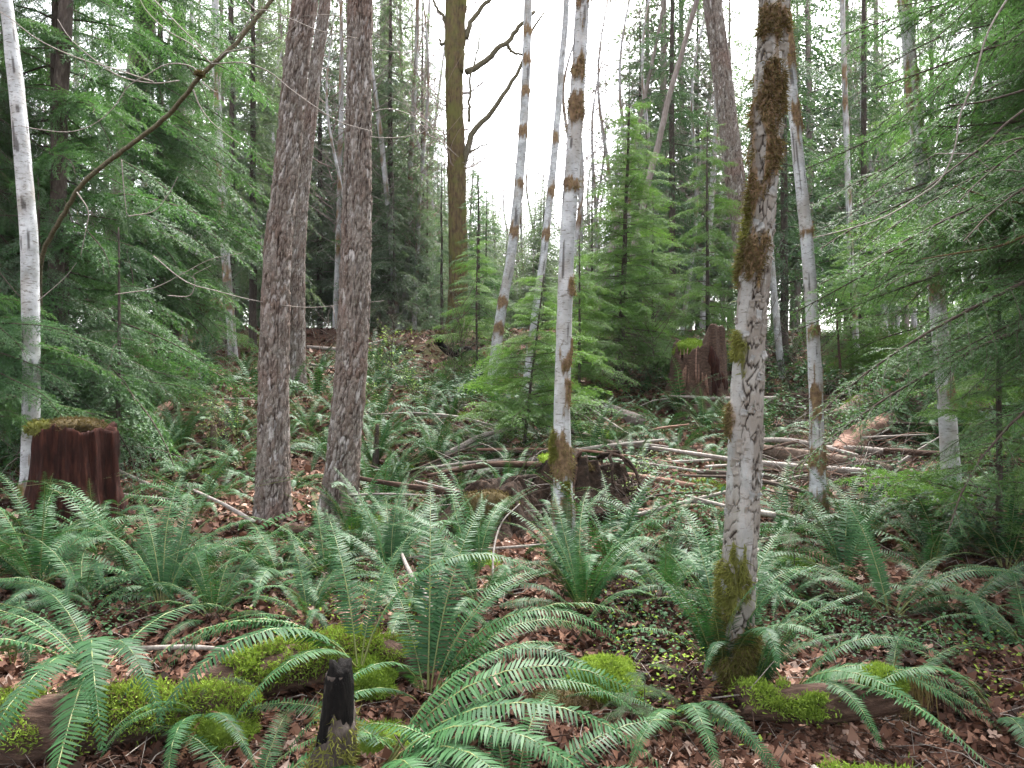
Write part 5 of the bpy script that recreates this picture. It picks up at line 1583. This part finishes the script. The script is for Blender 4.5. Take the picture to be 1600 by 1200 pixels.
def fern_label(p, size, habit, dead, rg):
    sz = 'small' if size < .86 else ('large' if size > 1.14 else 'middling')
    hb = {'upright': 'upright', 'flat': 'drooping', 'mixed': 'arching'}[habit]
    return f'{sz} {hb} fern {where(p)}' + (' with dead fronds' if dead else '')

def scatter_ferns():
    rg = np.random.default_rng(2024)
    made = []
    tries = 0
    while len(made) < 275 and tries < 12000:
        tries += 1
        py = 505 + 470 * rg.uniform() ** 1.15
        px = rg.uniform(-60, 1660)
        p = ground_at(px, py)
        if p.y < 4.0 or p.y > 23: continue
        dens = .9 if p.y < 8.5 else .6
        if py < 560: dens = .30
        if 1190 < px < 1430 and 600 < py < 815: dens = .06
        if 880 < px < 1190 and 600 < py < 740: dens = .35
        if 400 < px < 1000 and py > 930: dens = .12
        if 470 < px < 900 and py < 565: dens = .05
        if px < 400 and 530 < py < 600: dens = .55
        if 150 < px < 860 and 575 < py < 740: dens = .95
        if vnoise(p.x * .75 + 9, p.y * .75, 0, 44) < -.12 and 4.5 < p.y < 9.0: continue
        if rg.uniform() > dens: continue
        size = rg.uniform(.55, 1.05) * (1.0 if p.y < 10 else 1.1)
        if any((p.x - a) ** 2 + (p.y - b) ** 2 < (r + .12) ** 2 for a, b, r in TRUNKS): continue
        if any((p.x - a) ** 2 + ((p.y - b) * .9) ** 2 < (size * (.24 if p.y < 8.5 else .30) + r * .45) ** 2 for a, b, r in PLACED): continue
        PLACED.append((p.x, p.y, size * .5))
        habit = rg.choice(['upright', 'flat', 'mixed', 'mixed'])
        dead = int(rg.integers(2, 7)) if rg.uniform() < .8 and p.y < 12 else 0
        made.append((p, size, habit, dead))
    made.sort(key=lambda q: q[0].y)
    labs = [fern_label(p, s, h, d, rg) for p, s, h, d in made]
    from collections import Counter
    cnt = Counter(labs)
    for k, ((p, s, h, d), lab) in enumerate(zip(made, labs)):
        lod = 0 if p.y < 5.2 else (1 if p.y < 12 else 2)
        fern(p, s, 16 if lod < 2 else 14, lod, 3000 + k, lab, 'sword ferns on the forest floor', h, None, d)
scatter_ferns()

cl = [o for o in COL.objects if o.get('group') == 'dead branches among the brush']
share(cl, [('pale', 'grey', 'dark', 'pinkish', 'brown rotten')[k % 5] + ' dead branch lying ' + where(o.location) for k, o in enumerate(cl)], 'dead branches among the brush')
FGL = [('the charred post', 515, 1110, 0), ('the middle fern', 668, 1096, 0), ('the bright mossy hump', 945, 1035, 0), ('the nearest alder foot', 1150, 1072, 0), ('the rotten brown log', 1300, 1050, 0), ('the moss draped corner log', 1400, 1160, 0), ('the white forked stick', 655, 935, 0), ('the right foreground fern', 1392, 968, 0)]
lv = [o for o in COL.objects if o.get('group') == 'dead leaves in the foreground']
share(lv, [('pale tan' if o.data.attributes['rnd'].data[0].value > .75 else ('mid brown' if o.data.attributes['rnd'].data[0].value > .55 else 'dark brown')) + (' larger' if o.dimensions.x > .055 else ' small') + ' dead leaf ' + where(o.location, FGL) for o in lv], 'dead leaves in the foreground')
share(MOSSES, [('yellow green' if q % 3 else 'dull olive') + ' moss clump ' + where(o.location) for q, o in enumerate(MOSSES)], 'moss clumps on the slope')
st = [o for o in COL.objects if o.get('group') == 'dead sticks on the slope']
share(st, [('pale' if k % 3 == 0 else ('grey' if k % 3 == 1 else 'dark')) + ' thin dead stick lying ' + where(o.location) for k, o in enumerate(st)], 'dead sticks on the slope')
# broadleaf shrubs: thin stems with small leaves
def shrub_mesh(h, k, leaves, size, seed, spread=.5, mats=None):
    rg = np.random.default_rng(seed)
    mb = MB()
    for q in range(k):
        a = rg.uniform(0, 6.28)
        d = np.array([math.cos(a), math.sin(a), 0]) * spread * h * rg.uniform(.3, 1)
        pts = [np.zeros(3), d * .35 + [0, 0, h * .5], d + [0, 0, h * rg.uniform(.75, 1.05)]]
        C = add_tube(mb, pts, [.007, .003], 3, 8, 0, .5)
        for j in range(4):
            i = rg.integers(2, 8)
            e = C[i] + rg.normal(0, .22 * h, 3) + [0, 0, .1 * h]
            add_tube(mb, [C[i], (C[i] + e) / 2 + rg.normal(0, .02, 3), e], [.003, .0015], 3, 3, 0, .5)
            n = leaves
            t = rg.uniform(.1, 1, n)[:, None]
            P = C[i] + (e - C[i]) * t + rg.normal(0, .02, (n, 3))
            yaw = rg.uniform(0, 6.28, n)
            D = np.stack([np.cos(yaw), np.sin(yaw), rg.normal(-.1, .35, n)], 1)
            S = np.stack([-np.sin(yaw), np.cos(yaw), rg.normal(0, .3, n)], 1)
            l = (size * rg.uniform(.6, 1.3, n))[:, None]
            A = np.stack([P, P + D * l * .5 + S * l * .3, P + D * l, P + D * l * .5 - S * l * .3], 1)
            mb.add(A.reshape(-1, 3), None, np.arange(4 * n).reshape(-1, 4), 1, np.repeat(rg.uniform(0, 1, n), 4))
    return mb.mesh('foliage', mats)
HUCK = [shrub_mesh(1.0, 7, 16, .035, 50 + q, .6, [M['dark_twig'], M['huckle']]) for q in range(3)]
SALAL = [shrub_mesh(.6, 8, 9, .07, 60 + q, .7, [M['dark_twig'], M['shrub']]) for q in range(3)]
BARE = [bare_crown(1.4, .05, 70 + q, 16, .8, 1.4, [M['twig'] if q % 2 else M['dark_twig']], .006, 4) for q in range(3)]
def plant(name, me, px, py, sc, label, group=None, cat='shrub', seed=0):
    b = ground_at(px, py)
    o = empty(name, b)
    tag(o, label, cat, group)
    obj('foliage' if me not in BARE else 'stem', me, o, TRS((0, 0, 0), (0, 0, seed * 1.7), sc))
    if group: o['label'] = ('larger ' if sc > 1.12 else 'smaller ') + label + ' ' + where(b)
for k, (px, py, sc, lab) in enumerate([(610, 610, 1.2, 'yellow green bush on the slope right of the right fir'), (925, 600, 1.3, 'yellow green bush right of the white alder'), (900, 575, 1.1, 'pale bush close behind the white alder'),
        (655, 650, .8, 'light green low bush below the root snag'), (560, 660, .8, 'light green bush right beside the right fir'), (975, 800, .55, 'small yellow green seedling bush in front of the hollow stump'),
        (350, 705, .7, 'yellow green bush left of the left fir'), (1180, 640, .8, 'pale bush right of the cedar stump')]):
    plant('huckleberry_shrub', HUCK[k % 3], px, py, sc, lab, seed=k)
rg = np.random.default_rng(12)
for k in range(58):
    px, py = rg.uniform(1000, 1480), rg.uniform(560, 720)
    if k >= 46: px, py = rg.uniform(1300, 1600), rg.uniform(700, 860)
    if 1030 < px < 1150 and py > 600: continue
    plant('salal_shrub', SALAL[k % 3], px, py, rg.uniform(.8, 1.5) * (1 if py < 680 else .7), 'glossy evergreen shrub', 'glossy shrubs on the right slope', seed=k)
for k in range(20):
    px, py = rg.uniform(200, 1400), rg.uniform(510, 640)
    plant('bare_shrub', BARE[k % 3], px, py, rg.uniform(.8, 1.4), 'leafless twiggy shrub', 'leafless shrubs on the slope', seed=k)

# hemlock seedlings in the foreground
for k, (px, py, s, lab) in enumerate([(1005, 1140, .30, 'tiny hemlock seedling right of the arching fronds'), (985, 1165, .26, 'tiny hemlock seedling at the bottom below the mossy hump'), (335, 1150, .26, 'tiny hemlock seedling on the lower left log'), (1240, 925, .5, 'hemlock seedling behind the rotten log')]):
    b = ground_at(px, py)
    root = empty('hemlock_seedling', b)
    tag(root, lab, 'seedling')
    px_tube(root, 'stem', [(px, py), (px + 3, py - s * 260)], b.y, (.004, .002), M['dark_twig'], 6, 4)
    for q in range(9):
        wd, fo = HEM_NEAR[q % 4]
        br = obj('branch', wd, root, TRS((0, 0, s * (.2 + .1 * q)), (0, .1, q * 2.4), s * .28))
        obj('foliage', fo, br)


# ================================================================== THE AIR: very thin haze that pales the far trees
hb = MB()
x0, x1, y0, y1, z0, z1 = -78, 78, -6, 95, -2.5, 36
hb.add([(x, y, z) for x in (x0, x1) for y in (y0, y1) for z in (z0, z1)], None, [(0, 1, 3, 2), (4, 6, 7, 5), (0, 4, 5, 1), (2, 3, 7, 6), (0, 2, 6, 4), (1, 5, 7, 3)])
hm = bpy.data.materials.new('haze')
hm.use_nodes = True
hm.node_tree.nodes.clear()
ho = hm.node_tree.nodes.new('ShaderNodeOutputMaterial')
hv = hm.node_tree.nodes.new('ShaderNodeVolumePrincipled')
hv.inputs['Color'].default_value = (.93, .95, 1, 1)
hv.inputs['Density'].default_value = .00022
hm.node_tree.links.new(hv.outputs[0], ho.inputs['Volume'])
tag(obj('haze', hb.mesh('haze', [hm])), kind='stuff')
